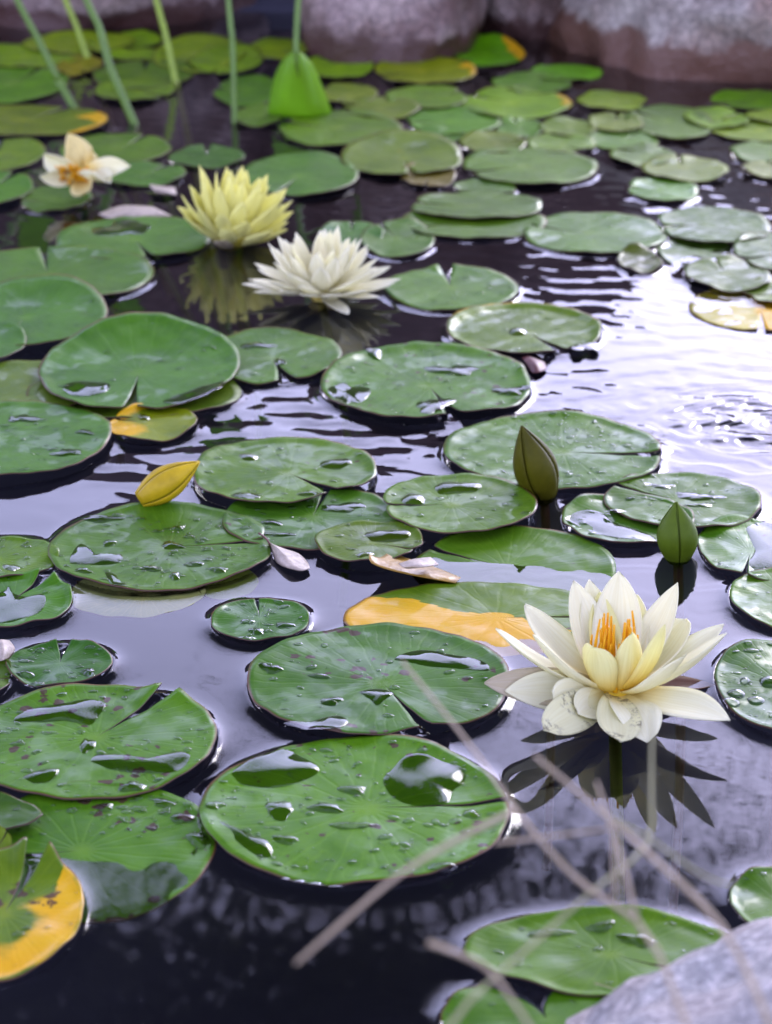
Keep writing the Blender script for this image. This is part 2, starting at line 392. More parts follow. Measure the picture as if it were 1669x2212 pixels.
def puddle(p, pts=None, box=None, H=.0016, seed=0, rough=.16):
    """a lens of rain water lying on the pad; pts = outline or box"""
    if pts is None:
        x0, y0, x1, y1 = box; pts = []; R = np.random.default_rng(seed); a1, a2, a3 = R.uniform(0, 6.28, 3)
        for q in np.linspace(0, 2 * math.pi, 15)[:-1]:
            f = 1 + rough * (math.sin(2 * q + a1) + .8 * math.sin(3 * q + a2) + .6 * math.sin(5 * q + a3))
            pts.append(((x0 + x1) / 2 + (x1 - x0) / 2 * f * math.cos(q), (y0 + y1) / 2 - (y1 - y0) / 2 * f * math.sin(q)))
    W = np.array([at(a, b, p.base + .001)[:2] for a, b in pts]) - np.array([p.cx, p.cy])
    W = np.concatenate([W[-2:], W, W[:3]]); L = smooth_line(W, (len(W) - 1) * 5 + 1)[10:-15]
    c = L.mean(0); n = len(L); rings = (1.0, .985, .95, .88, .78, .65, .5, .34, .17); V, F = [], []
    for s in rings:
        q = c + (L - c) * s; rho, t, _ = pad_inv(p, q[:, 0], q[:, 1]); zt = pad_z(p, np.clip(rho, 0, 1), t, q[:, 0], q[:, 1])
        rho0, t0, _ = pad_inv(p, c[0], c[1]); zc = float(pad_z(p, np.clip(rho0, 0, 1), t0, c[0], c[1]))
        h = .8 * H * (.25 * (1 - s ** 7) ** .5 + 1.0 * (1 - s ** 2))
        lev = min(1.0, (1 - s) * 2.2)
        z = zt * (1 - lev * .6) + zc * lev * .6 + h - .00012
        z = np.maximum(z, zt + (.0002 if s < .97 else -.0001))
        V += [(a, b, d) for (a, b), d in zip(q, z)]
    V.append((c[0], c[1], zc + H * 1.0))
    for i in range(len(rings) - 1):
        for s in range(n):
            s2 = (s + 1) % n; F.append((i * n + s, i * n + s2, (i + 1) * n + s2, (i + 1) * n + s))
    m = (len(rings) - 1) * n
    for s in range(n): F.append((m + s, m + (s + 1) % n, len(V) - 1))
    A = sum(L[i][0] * L[(i + 1) % n][1] - L[(i + 1) % n][0] * L[i][1] for i in range(n))
    if A < 0: F = [f[::-1] for f in F]
    return mesh('puddle', V, F, M_PUD, parent=p.o)

# ---- near pads, in front of and beside the open flower
p1 = pad((432, 1592, 1100, 1908), 3, 'large green lily pad with amoeba-shaped puddles, between spotted pad and dark open water', GREEN, nw=2.2, lobe=.03, drops=210, spots=.6, und=.0030, tip=.002, )
puddle(p1, [(500, 1672), (545, 1632), (610, 1615), (665, 1635), (690, 1660), (640, 1688), (575, 1698), (520, 1690)], H=.0030)
puddle(p1, [(826, 1684), (848, 1658), (876, 1634), (912, 1628), (956, 1640), (1004, 1656), (1004, 1682), (980, 1702), (970, 1728), (930, 1738), (880, 1732), (842, 1712)], H=.0018)
puddle(p1, [(472, 1775), (505, 1786), (545, 1802), (575, 1812), (590, 1832), (580, 1850), (548, 1846), (508, 1816)], H=.0018); puddle(p1, box=(592, 1800, 642, 1822), H=.0016, seed=12)
for b in ((570, 1725, 638, 1765), (668, 1728, 740, 1752), (735, 1690, 790, 1712), (440, 1728, 488, 1748), (715, 1770, 800, 1786), (930, 1866, 985, 1890), (1000, 1745, 1038, 1768)):
    puddle(p1, box=b, H=.0020, seed=b[0])
p2 = pad((535, 1348, 1102, 1590), 292, 'green lily pad with dark brown specks, one edge under the open cream flower', (.055, .145, .034), layer=1, nw=3.5, drops=60, spots=1.2, und=.0028, lobe=.09)
puddle(p2, [(612, 1564), (660, 1558), (704, 1546), (734, 1542), (752, 1556), (740, 1572), (700, 1582), (650, 1582)], H=.0014)
puddle(p2, [(775, 1490), (820, 1482), (850, 1492), (832, 1508), (815, 1520), (798, 1505)], H=.0014)
puddle(p2, [(850, 1420), (905, 1398), (985, 1412), (1045, 1428), (1058, 1452), (1000, 1444), (930, 1436)], H=.0010)
for b in ((560, 1435, 612, 1452), (668, 1450, 712, 1462), (690, 1500, 742, 1520)): puddle(p2, box=b, H=.0016, seed=b[0])
p3 = pad((-90, 1482, 468, 1728), 58, 'green lily pad with wide notch and raised pointed lobe tips, rain puddle beside the notch', GREEN, layer=1, nw=5, lobe=-.05, lobew=.12, tip=.005, drops=150, spots=.8, und=.002)
puddle(p3, [(28, 1552), (60, 1528), (130, 1518), (185, 1508), (228, 1515), (215, 1540), (195, 1562), (160, 1556), (135, 1552), (80, 1556)], H=.0018)
puddle(p3, [(195, 1640), (215, 1622), (260, 1626), (330, 1632), (385, 1622), (412, 1632), (400, 1655), (372, 1668), (300, 1664), (230, 1655)], H=.0020)
puddle(p3, [(48, 1680), (80, 1662), (128, 1658), (108, 1685), (70, 1692)], H=.0022); puddle(p3, box=(255, 1682, 318, 1704), H=.0022, seed=4)
puddle(p3, box=(172, 1588, 205, 1622), H=.0014, seed=3)
p4 = pad((-75, 1700, 468, 1985), 190, 'green lily pad with scattered brown dots, its edge sinking under water beside yellow pad', (.066, .165, .026), nw=4, drops=90, spots=1.0, ty=.042, base=.0006, dish=0, und=.0012, sub=True)
puddle(p4, box=(405, 1798, 452, 1830), H=.0026, seed=1); puddle(p4, box=(370, 1758, 418, 1782), H=.0020, seed=2); puddle(p4, box=(205, 1740, 250, 1756), H=.0018, seed=5); puddle(p4, box=(330, 1728, 378, 1748), H=.0018, seed=6)
pad((-180, 1848, 180, 2118), 75, 'yellow and green dying lily pad with brown blotches on the sunken pad', (.11, .18, .02), layer=1, nw=9, lobe=-.05, lobew=.2, tip=.008, spots=1.1, drops=20,
    yel=lambda x, y, r: .52 - .5 * np.exp(-((x - .1) ** 2 + (y + .15) ** 2) / .06) + .25 * r - .5 * sstep(.0, .5, y - .1) * (x < .6) - .25 * sstep(.88, .96, r), back=.004)
pad((-190, 1722, 92, 1802), 200, 'dull blue-green lily pad lying across the brown-dotted pad', (.035, .095, .045), layer=2, nw=4, drops=10)
pad((-70, 1806, 26, 1856), 40, 'small curled green lily pad edge above the yellow dying pad', (.11, .17, .02), layer=3, nw=5, back=.008)
p6 = pad((456, 1294, 668, 1386), 97, 'small round dark green lily pad alone on open water between larger pads', BLUEG, nw=3, lobe=.06, drops=36, und=.0015)
for b in ((538, 1352, 572, 1368), (590, 1340, 642, 1352), (520, 1332, 548, 1344), (512, 1372, 550, 1384)): puddle(p6, box=b, H=.0018, seed=b[0])
p7 = pad((107, 1091, 588, 1277), 8, 'green lily pad with many raised droplets and white puddle, lying over a pale sunken pad', (.058, .160, .030), layer=0, nw=3.2, lobe=.10, drops=190, und=.0022, rimup=.0020)
puddle(p7, [(150, 1215), (160, 1182), (178, 1170), (190, 1188), (225, 1196), (262, 1192), (258, 1212), (215, 1218), (180, 1216)], H=.0018)
puddle(p7, [(226, 1236), (250, 1238), (258, 1258), (275, 1268), (240, 1268)], H=.0018)
for b in ((182, 1110, 262, 1124), (220, 1162, 252, 1176), (370, 1132, 402, 1142), (300, 1218, 352, 1230), (365, 1230, 390, 1246), (400, 1208, 440, 1220), (455, 1222, 492, 1236), (160, 1225, 200, 1238), (345, 1165, 400, 1182)):
    puddle(p7, box=b, H=.0018, seed=b[0])
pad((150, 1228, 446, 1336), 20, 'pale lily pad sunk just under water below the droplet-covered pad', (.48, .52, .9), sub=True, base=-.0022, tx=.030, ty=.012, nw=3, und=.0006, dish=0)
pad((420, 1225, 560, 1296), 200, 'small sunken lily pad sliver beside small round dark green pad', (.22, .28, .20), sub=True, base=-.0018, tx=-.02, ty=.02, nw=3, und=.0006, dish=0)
p9 = pad((-120, 1240, 156, 1360), 62, 'green lily pad holding a broad mirror-like puddle, touching the droplet-covered pad', GREEN, nw=8, lobe=-.04, lobew=.12, tip=.004, drops=30, rimup=.002)
puddle(p9, [(-60, 1290), (5, 1272), (18, 1262), (30, 1276), (60, 1284), (90, 1278), (100, 1292), (85, 1318), (40, 1338), (-20, 1345), (-60, 1330)], H=.0016)
p10 = pad((-120, 1160, 128, 1250), 200, 'yellowish-green lily pad tucked beside the droplet-covered pad edge', (.075, .155, .028), nw=4, drops=40, spots=.4)
puddle(p10, box=(8, 1212, 40, 1232), seed=8)
p11 = pad((12, 1388, 242, 1482), 92, 'small dark green heart-shaped lily pad with notch and neat round droplets', BLUEG, nw=9, lobe=.0, lobew=.14, tip=.003, drops=46, dropmax=3.2)
for b in ((180, 1440, 206, 1462), (62, 1466, 100, 1480), (36, 1446, 72, 1460)): puddle(p11, box=b, H=.0022, seed=b[0])
pad((-60, 1425, 23, 1508), 10, 'lily pad edge beside the heart-shaped pad under a dead pale leaf', (.07, .15, .035), nw=3, drops=10)
p13 = pad((418, 946, 815, 1090), 312, 'lily pad with brown-spotted yellow heart, beside the leaning yellow bud', (.082, .165, .030), layer=2, nw=9, lobe=.14, lobew=.3, drops=70, spots=.35, rimup=.002,
          yel=lambda x, y, r: .34 * np.exp(-((x - .05) ** 2 + (y + .3) ** 2) / .03) + .30 * sstep(.9, 1, r) * (x < -.3) * (y > 0))
for b in ((690, 988, 760, 1010), (515, 975, 560, 992), (500, 1060, 565, 1078), (640, 1060, 700, 1072)): puddle(p13, box=b, H=.0020, seed=b[0], rough=.08)
p14 = pad((482, 1052, 865, 1190), 80, 'wet lily pad half covered by the spotted-heart pad and a small puddled pad', (.060, .150, .034), nw=3, drops=60, spots=.5, und=.0012)
for b in ((565, 1118, 610, 1132), (690, 1082, 790, 1102), (560, 1146, 640, 1156)): puddle(p14, box=b, H=.0012, seed=b[0])
p15 = pad((680, 1126, 915, 1214), 335, 'small lily pad with one long glassy puddle, on the half covered wet pad', (.080, .160, .030), layer=2, nw=3, drops=36, spots=.2)
puddle(p15, [(788, 1152), (800, 1142), (850, 1144), (885, 1146), (880, 1160), (840, 1166), (802, 1164)], H=.0026)
puddle(p15, box=(770, 1188, 806, 1202), H=.0018, seed=3)
p16 = pad((828, 1027, 1162, 1152), 185, 'smooth lily pad with two fat water blobs, beside the olive leaning bud', (.072, .165, .036), layer=3, nw=3, drops=30, und=.0012)
puddle(p16, [(938, 1050), (958, 1038), (1010, 1040), (1040, 1044), (1030, 1058), (985, 1062), (948, 1062)], H=.0032); puddle(p16, box=(868, 1060, 918, 1092), H=.0034, seed=2, rough=.06)
p17 = pad((958, 894, 1432, 1056), 352, 'lily pad densely beaded with rain, deep side notch, behind the olive leaning bud', (.058, .150, .040), layer=1, nw=5, lobe=.06, drops=260, dropmax=3.6, rimup=.002)
p18 = pad((1305, 1020, 1646, 1142), 150, 'lily pad overlapping a water-filmed pad behind the upright pointed bud', (.062, .150, .040), layer=1, nw=4, drops=80)
for b in ((1400, 1040, 1455, 1052), (1460, 1060, 1560, 1078), (1310, 1098, 1350, 1110), (1490, 1082, 1540, 1092)): puddle(p18, box=b, H=.0012, seed=b[0], rough=.25)
p19 = pad((1215, 1070, 1500, 1180), 100, 'water-filmed lily pad with upturned edge and brown rim under the overlapping pad', (.060, .140, .045), nw=3, rimup=.003, drops=60,
          yel=lambda x, y, r: .55 * sstep(.94, 1, r) * (x > .2) * (y < -.2))
puddle(p19, [(1222, 1118), (1260, 1098), (1300, 1104), (1330, 1125), (1400, 1148), (1420, 1165), (1360, 1164), (1290, 1150)], H=.0010)
p20 = pad((1510, 1118, 1740, 1252), 250, 'bright green lily pad with white puddle, right beside the upright pointed bud', (.060, .160, .026), nw=4, drops=40, spots=.4)
puddle(p20, [(1612, 1138), (1660, 1122), (1725, 1130), (1728, 1200), (1690, 1235), (1650, 1232), (1618, 1215), (1632, 1180)], H=.0014)
pad((1578, 1228, 1830, 1362), 30, 'plain smooth green lily pad between puddled pad and large-droplet pad', (.070, .170, .026), nw=4, drops=12)
p22 = pad((1550, 1386, 1830, 1592), 20, 'dark green lily pad with big round droplets beside the open cream flower', (.045, .125, .034), nw=4, drops=60, dropmax=4.2)
for b in ((1572, 1486, 1612, 1506), (1560, 1508, 1600, 1526), (1640, 1455, 1690, 1480), (1615, 1500, 1655, 1518), (1600, 1460, 1622, 1474)): puddle(p22, box=b, H=.0030, seed=b[0], rough=.05)
pad((890, 1148, 1332, 1318), 150, 'half sunken green lily pad, ragged waterline across it, behind the open cream flower', (.066, .155, .030), sub=True, base=-.0004, tx=.010, ty=.050, und=.0012, nw=3, dish=0, spots=.2)
pad((742, 1262, 1350, 1412), 5, 'half yellow half green lily pad with brown line, partly sunk beside the open flower', (.085, .165, .030), sub=True, base=.0014, tx=-.010, ty=.026, nw=3, und=.0004, dish=0, spots=.3, rimup=0,
    yel=lambda x, y, r: np.where(y < .66 - (x + .89) * .60 + .06 * np.sin(x * 9), .95, 0.) * np.where(x < .6, 1, 0))
p25 = pad((1578, 1878, 1800, 2022), 300, 'small bright green lily pad beside the grey granite rock', (.055, .150, .024), nw=4, drops=40)
p26 = pad((1002, 1968, 1600, 2150), 320, 'blurred yellow-green lily pad behind the grey granite rock', (.075, .185, .022), nw=4, drops=30, spots=.2, rimup=.002)
for b in ((1140, 2000, 1230, 2020), (1270, 1990, 1330, 2010), (1340, 2010, 1420, 2040)): puddle(p26, box=b, H=.0020, seed=b[0], rough=.2)
pad((952, 2112, 1420, 2300), 100, 'bright green lily pad with straight edge, tucked under blurred yellow-green pad', (.055, .175, .020), nw=26, lobe=-.04, lobew=.1, drops=16, base=.002)

# ---- middle pads
MG = 'lily pads on the middle water'
p28 = pad((86, 714, 518, 884), 272, 'large lily pad with upcurled back edge and two front puddles over a notch', (.048, .140, .036), layer=3, nw=5, back=.016, rimup=.003, drops=70, lobe=.09)
puddle(p28, [(135, 838), (150, 822), (205, 818), (238, 826), (225, 846), (180, 856), (150, 852)], H=.0024); puddle(p28, [(350, 862), (390, 848), (440, 832), (482, 824), (478, 846), (430, 868), (385, 874)], H=.0024)
p29 = pad((430, 712, 740, 826), 288, 'lily pad with front notch in the white flower reflection beside upcurled pad', (.062, .150, .044), layer=1, nw=9, drops=50, res=2)
for b in ((520, 736, 590, 750), (590, 770, 620, 785)): puddle(p29, box=b, H=.0014, seed=b[0])
p30 = pad((694, 750, 1146, 908), 286, 'large lily pad with deep front notch, white streak puddles and reddish blotch', (.052, .150, .034), layer=1, nw=6, drops=110, spots=.7, rimup=.003, back=.004, und=.003)
for b in ((930, 785, 1028, 808), (715, 822, 790, 872), (900, 855, 975, 890), (1070, 830, 1140, 850), (790, 760, 830, 775)): puddle(p30, box=b, H=.0020, seed=b[0], rough=.2)
p31 = pad((965, 658, 1300, 770), 300, 'olive lily pad with brown edge, single bright drop in its middle', (.098, .160, .022), nw=8, drops=14, rimup=.004, yel=lambda x, y, r: .5 * sstep(.9, 1, r) * (y > .2))
puddle(p31, box=(1098, 704, 1140, 722), H=.0036, rough=.03); puddle(p31, box=(1230, 735, 1290, 762), H=.0012, seed=2)
pad((-110, 618, 232, 748), 250, 'lily pad with humped back overlapping dark water beside the pond edge pads', (.055, .150, .036), layer=2, nw=4, back=.012, drops=40, res=2)
pad((-110, 702, 54, 786), 200, 'small lily pad overlapping the humped pad below the faded flower side', (.052, .150, .030), layer=3, nw=4, back=.004, res=2)
p34 = pad((-240, 868, 240, 1032), 150, 'very wide rain-streaked lily pad beside small yellow pad', (.050, .140, .044), layer=2, nw=4, drops=160, rimup=.002)
for b in ((20, 890, 80, 910), (165, 925, 200, 940), (110, 965, 180, 980)): puddle(p34, box=b, H=.0014, seed=b[0], rough=.2)
p35 = pad((232, 876, 426, 952), 160, 'small yellow-green lily pad with white puddle under the large upcurled pad', (.15, .19, .015), layer=1, nw=4, drops=8, yel=lambda x, y, r: (.10 + .36 * sstep(.25, -.55, x + .2 * np.sin(5 * y)) + .12 * r))
puddle(p35, box=(296, 892, 326, 904), H=.0014); 
pad((60, 792, 522, 906), 60, 'lily pad almost hidden beneath the large upcurled pad', (.09, .155, .034), nw=4, res=2)
pad((-130, 784, 240, 892), 20, 'pale lily pad between wide rain-streaked pad and large upcurled pad', (.09, .165, .06), layer=1, nw=4, res=2, drops=20)
pad((170, 680, 400, 770), 100, 'yellow-green lily pad peeping from behind the large upcurled pad', LIGHT, layer=0, nw=4, res=2)
pad((-120, 538, 332, 656), 100, 'broad lily pad with small wet patches near the pink debris', (.060, .160, .040), layer=1, nw=3, res=2, drops=40, und=.0032, back=.005)
p40 = pad((124, 466, 456, 562), 290, 'lily pad with dark green puddle in front of the yellow flower', (.055, .150, .036), layer=1, nw=4, res=2)
puddle(p40, box=(200, 475, 330, 505), H=.0020, seed=4, rough=.2)
p41 = pad((824, 576, 1122, 670), 93, 'pale green lily pad with back notch, beside the white flower', (.070, .160, .055), nw=7, lobe=-.03, lobew=.12, tip=.004, res=2, drops=40)
pad((868, 442, 1182, 516), 200, 'lily pad under a paler pad, ringed by bright water', (.075, .160, .045), nw=4, res=2, layer=0)
pad((888, 414, 1172, 472), 170, 'pale wet lily pad lying on another pad near dark reflections', (.070, .150, .055), nw=4, res=2, layer=2)
pad((1130, 458, 1442, 548), 160, 'pale lily pad split by a crease, floating alone before sky reflection', (.070, .155, .055), nw=3, res=2, layer=0, drops=20)
pad((1426, 446, 1666, 524), 185, 'silvery wet lily pad at the sky reflection', (.055, .125, .060), nw=4, res=2, layer=1)
pad((1420, 512, 1600, 580), 20, 'lily pad awash with white reflections below the silvery pad', (.065, .140, .060), nw=4, res=2, sub=True, base=.0012, ty=.01)
pad((1480, 556, 1664, 628), 100, 'olive lily pad above the sinking yellow pad', (.09, .150, .030), nw=4, res=2, layer=1)
pad((1588, 500, 1790, 590), 200, 'lily pad beside the silvery pad at the open water', (.060, .140, .040), nw=4, res=2, layer=1)
pad((1600, 600, 1800, 660), 200, 'pale green lily pad against the sinking yellow pad', (.10, .16, .06), nw=4, res=2)
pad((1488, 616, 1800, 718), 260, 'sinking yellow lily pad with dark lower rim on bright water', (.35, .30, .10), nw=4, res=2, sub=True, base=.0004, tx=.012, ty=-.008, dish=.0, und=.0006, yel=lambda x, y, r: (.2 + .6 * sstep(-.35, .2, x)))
pad((690, 478, 830, 532), 90, 'small lily pad directly behind the white flower', BLUEG, nw=4, res=2)
pad((778, 474, 940, 556), 120, 'lily pad with pale ring of water beside the white flower', (.070, .150, .055), nw=4, res=2, layer=0)
pad((520, 330, 776, 422), 250, 'lily pad with white wet streaks behind the yellow flower', (.055, .145, .045), nw=4, res=2, layer=1)
pad((736, 298, 1000, 378), 280, 'lily pad with upcurled brown-tinged back edge beyond the yellow flower', (.085, .150, .035), nw=4, res=2, layer=1, back=.012, yel=lambda x, y, r: .45 * np.exp(-(x ** 2 + (y - .3) ** 2) / .1))
pad((866, 350, 986, 404), 260, 'small brownish lily pad between two larger green pads', (.10, .09, .02), nw=4, res=2)
pad((1000, 318, 1292, 398), 200, 'broad pale green lily pad nearest the dark rock reflection', (.065, .155, .050), nw=4, res=2, layer=1)
pad((980, 386, 1116, 424), 200, 'small lily pad behind the pale wet stacked pad', (.07, .16, .045), nw=4, res=2)
pad((364, 314, 530, 362), 95, 'small blue-green lily pad with back notch beyond the yellow flower', (.045, .125, .050), nw=7, lobe=-.02, res=2)
pad((130, 288, 370, 358), 60, 'lily pad directly behind the faded flower', (.070, .160, .045), nw=4, res=2)
pad((214, 350, 402, 402), 60, 'lily pad between faded flower and yellow flower', (.055, .145, .045), nw=4, res=2)
pad((-110, 300, 96, 372), 100, 'yellow-green lily pad beside the faded flower tip', (.10, .18, .030), nw=4, res=2)
pad((-130, 368, 70, 448), 60, 'deep green lily pad beside the faded flower', (.060, .160, .022), nw=6, res=2, layer=1)
pad((40, 400, 200, 456), 200, 'lily pad lying beneath the faded flower', (.055, .140, .045), nw=4, res=2)
pad((-160, 226, 234, 294), 60, 'long yellowish lily pad with orange end tip by the reed stems', (.115, .185, .030), nw=4, res=2, layer=1, yel=lambda x, y, r: (.12 + .62 * sstep(.55, .95, x + .12 * np.sin(7 * y))))
pad((604, 238, 872, 314), 160, 'lily pad shaded at the foot of the upright bright leaf', (.090, .180, .035), nw=4, res=2, layer=1)
pad((1335, 540, 1432, 588), 20, 'small dark olive lily pad edge at the bright reflection', (.07, .10, .015), nw=4, res=2, back=.006)
# ---- far pads: only their place tells most of them apart
FG, FL = 'blurred green lily pads crowded below the boulders', 'blurred plain green lily pad in the crowd below the boulders'
FGY, FLY = 'blurred yellow-green lily pads near the boulders', 'blurred yellow-green lily pad close to the boulders and reed stems'
far_green = [(886, 232, 1076, 288), (840, 184, 1002, 232), (750, 210, 902, 252), (1074, 255, 1172, 292), (1170, 255, 1282, 292), (1278, 244, 1386, 282), (1274, 276, 1416, 322),
             (1144, 288, 1282, 328), (1000, 284, 1132, 328), (880, 274, 1002, 308), (1324, 314, 1456, 354), (1394, 338, 1566, 388), (1364, 384, 1502, 432), (1588, 304, 1760, 352),
             (1612, 345, 1760, 382), (-90, 142, 136, 222), (210, 130, 410, 190), (214, 168, 372, 214), (470, 165, 612, 226), (505, 228, 606, 268), (700, 180, 812, 222), (1070, 158, 1228, 198), (1362, 226, 1530, 298)]
far_light = [(1002, 190, 1226, 252), (1254, 197, 1392, 234), (1484, 232, 1612, 272), (1544, 252, 1760, 306), (-90, 96, 180, 142), (60, 68, 280, 112), (200, 68, 344, 104), (342, 74, 524, 152), (420, 96, 562, 156), (536, 84, 668, 124), (664, 117, 802, 166), (1620, 236, 1790, 266), (240, 104, 350, 128)]
GL = ['pale green lily pad between upcurled brown-tinged pad and long yellow pad', 'green lily pad just in front of the thick orange-edged pad', 'green lily pad beside the upright bright leaf, touching the orange-edged pad row',
      'tiny green lily pad in the gap before the long yellow pad', 'small oval green lily pad between tiny pad and the olive double pad', 'small green lily pad below the narrow yellow-green pad of the grey boulder', 'green lily pad in the crowd before the olive double pad',
      'small green lily pad bordering the broad pale pad\'s far rim', 'green lily pad wedged behind broad pale pad and upcurled brown-tinged pad', 'half hidden green lily pad touching the upcurled brown-tinged pad', 'green lily pad at the edge of dark rock reflection, beside notched pad',
      'green lily pad with ragged rim floating before dark rock reflection', 'small silvery lily pad afloat alone in white sky reflection', 'green lily pad at the open bright water past the grey boulder', 'green lily pad edge touching the brightest water below the boulder',
      'wide green lily pad behind the thick outermost reed stem', 'green lily pad behind the dark leaning reed stem', 'green lily pad pierced by shade of the light green reed', 'green lily pad behind the straight lone reed stem', 'small green lily pad at the foot of the straight lone reed', 'green lily pad half hidden behind the upright bright leaf',
      'green lily pad touching the saturated green pad by the grey boulder', 'large olive-green lily pad overlapping a yellow pad before the grey boulder']
LL = ['long yellow lily pad with brown end, mid crowd before the big grey boulder', 'narrow yellow-green lily pad before the wet foot of the grey boulder', 'small yellow lily pad beside the olive-green double pad', 'yellow-green lily pad overlapping dark water past the olive-green pad', 'yellow-green lily pad edge behind the thick outermost reed',
      'yellow-green lily pad under the long low boulder, behind small yellow pad', 'yellow-green lily pad against the long low boulder', 'large yellow-green lily pad between light reed and straight reed', 'yellow-green lily pad crossed by the straight lone reed', 'yellow-green lily pad against the gap between purple boulders', 'yellow-green lily pad right behind the upright bright leaf', 'yellow-green lily pad edge at the grey boulder\'s bright green pad', 'small yellow-green lily pad behind the dark leaning reed']
grow = lambda b: (b[0] - (b[2] - b[0]) * .05, b[1] - 1, b[2] + (b[2] - b[0]) * .05, b[3] + 3)
for i, b in enumerate(far_green):
    b = grow(b)
    pad(b, RNG.uniform(0, 360), GL[i], (.078 + .025 * (i % 3), .195 + .015 * (i % 2), .045), group=FG, res=3, nw=4, layer=i % 3 * .5)
for i, b in enumerate(far_light):
    b = grow(b)
    pad(b, RNG.uniform(0, 360), LL[i], (.155 + .03 * (i % 2), .290, .020), group=FGY, res=3, nw=4, layer=i % 3 * .5, jit=.06, yel=(lambda x, y, r: (.05 + .5 * sstep(.5, .95, x))) if i == 0 else None)
pad((810, 124, 1030, 180), 200, 'thick yellow-green lily pad with orange edge in front of the purple boulder', (.15, .21, .016), res=2, layer=1, back=.004, yel=lambda x, y, r: (.1 + .5 * sstep(.5, .95, x + .15 * np.sin(6 * y))))
pad((974, 88, 1136, 142), 220, 'bright green lily pad with orange tip between the purple boulders', BRIGHT, res=2, back=.012, yel=lambda x, y, r: (.75 * sstep(.25, .85, x + .25 * y)))
pad((1148, 138, 1302, 174), 200, 'bright saturated green lily pad touching the big grey boulder', BRIGHT, res=2)
pad((1536, 194, 1760, 238), 200, 'bright green lily pad at the wet foot of the big grey boulder', (.085, .20, .016), res=2)
pad((122, 120, 220, 162), 300, 'small yellow lily pad at the foot of a pale reed stem', (.22, .23, .02), res=2, layer=1)

# ------------------------------------------------------------------ ground: pond basin and banks, one sheet to the horizon
def pond_edge(x, y):
    """about 0 at the waterline, negative inside the pond (metres)"""
    return np.maximum(np.abs(x) - 3.2, np.maximum(y - 4.25, .55 - y))
gx = np.unique(np.concatenate([np.linspace(-4, 4, 60), np.array([-200, -120, -60, -30, -15, -8, -5.5, 5.5, 8, 15, 30, 60, 120, 200])]))
gy = np.unique(np.concatenate([np.linspace(-1, 6, 60), np.array([-200, -100, -50, -20, -8, -3, 8, 12, 20, 40, 80, 150, 300])]))
GX, GY = np.meshgrid(gx, gy, indexing='ij'); E = pond_edge(GX, GY)
GZ = np.where(E < 0, -.38 * sstep(0, -.35, E), .12 * sstep(0, .5, E) + .0 * E)
GZ = GZ + np.array([[.03 * mnoise.noise(Vector((a * 1.7, b * 1.7, 2.0))) for b in gy] for a in gx])
V = np.stack([GX, GY, GZ], -1).reshape(-1, 3); ny = len(gy)
F = [(i * ny + j, (i + 1) * ny + j, (i + 1) * ny + j + 1, i * ny + j + 1) for i in range(len(gx) - 1) for j in range(ny - 1)]
M_GROUND = mat_simple('ground_silt', (.036, .036, .055), .95, .5, 6, bump=.5, bscale=30)
tag(mesh('ground', V, F, M_GROUND), kind='structure')

# ------------------------------------------------------------------ water: one sheet with a meniscus round every pad and small ripples
wx_ = np.unique(np.round(np.concatenate([np.arange(-.86, -.42, .004), np.arange(-.42, .42, .0020), np.arange(.42, .8601, .004), np.linspace(.86, 3.6, 16), -np.linspace(.86, 3.6, 16)]), 5))
wy_ = np.unique(np.round(np.concatenate([np.linspace(.3, 1.0, 8), np.arange(1.0, 2.1, .0028), np.arange(2.1, 2.9, .0040), np.arange(2.9, 3.8, .0075), np.linspace(3.8, 4.6, 12)]), 5))
WX, WY = np.meshgrid(wx_, wy_, indexing='ij'); WZ = np.zeros_like(WX); DEP = np.zeros_like(WX)
waves = []
R2 = np.random.default_rng(3)
for k in range(22):
    lam = R2.uniform(.018, .055); a = R2.normal(math.pi / 2, .55); waves.append((2 * math.pi / lam, a, R2.uniform(0, 6.28), lam))
rip = sum(l * np.sin(k * (np.cos(a) * WX + np.sin(a) * WY) + ph) for k, a, ph, l in waves) / len(waves) ** .5
def blob(px, py, rx, ry):
    c = at(px, py); return np.exp(-(((WX - c[0]) / rx) ** 2 + ((WY - c[1]) / ry) ** 2))
amp = .0009 + .0045 * blob(380, 960, .13, .10) + .0050 * blob(800, 900, .20, .12) + .0040 * blob(1330, 690, .22, .40) + .0035 * blob(1500, 420, .3, .5) + .0022 * sstep(2.3, 3.2, WY)
amp = amp * sstep(1.42, 1.95, WY)
WZ += rip * amp
c = at(1668, 915); rr = np.hypot(WX - c[0], WY - c[1])
ringn = rip / .03
WZ += .00030 * np.exp(-(rr / .11) ** 2) * np.sin(2 * math.pi * rr / .015 + 2.6 * ringn) + .0004 * np.exp(-(rr / .11) ** 2) * ringn
WZ += .00012 * np.exp(-(rr / .40) ** 2) * np.sin(2 * math.pi * rr / .045 + 2 * ringn)
men = np.zeros_like(WX); inside = np.zeros_like(WX)
H0, LC = .0027, .0050
def calm_and_meniscus(ix, iy, d, h0):
    men[ix, iy] = np.maximum(men[ix, iy], h0 * np.exp(-np.maximum(d, 0) / LC))
    inside[ix, iy] = np.maximum(inside[ix, iy], sstep(.0, -.006, d))
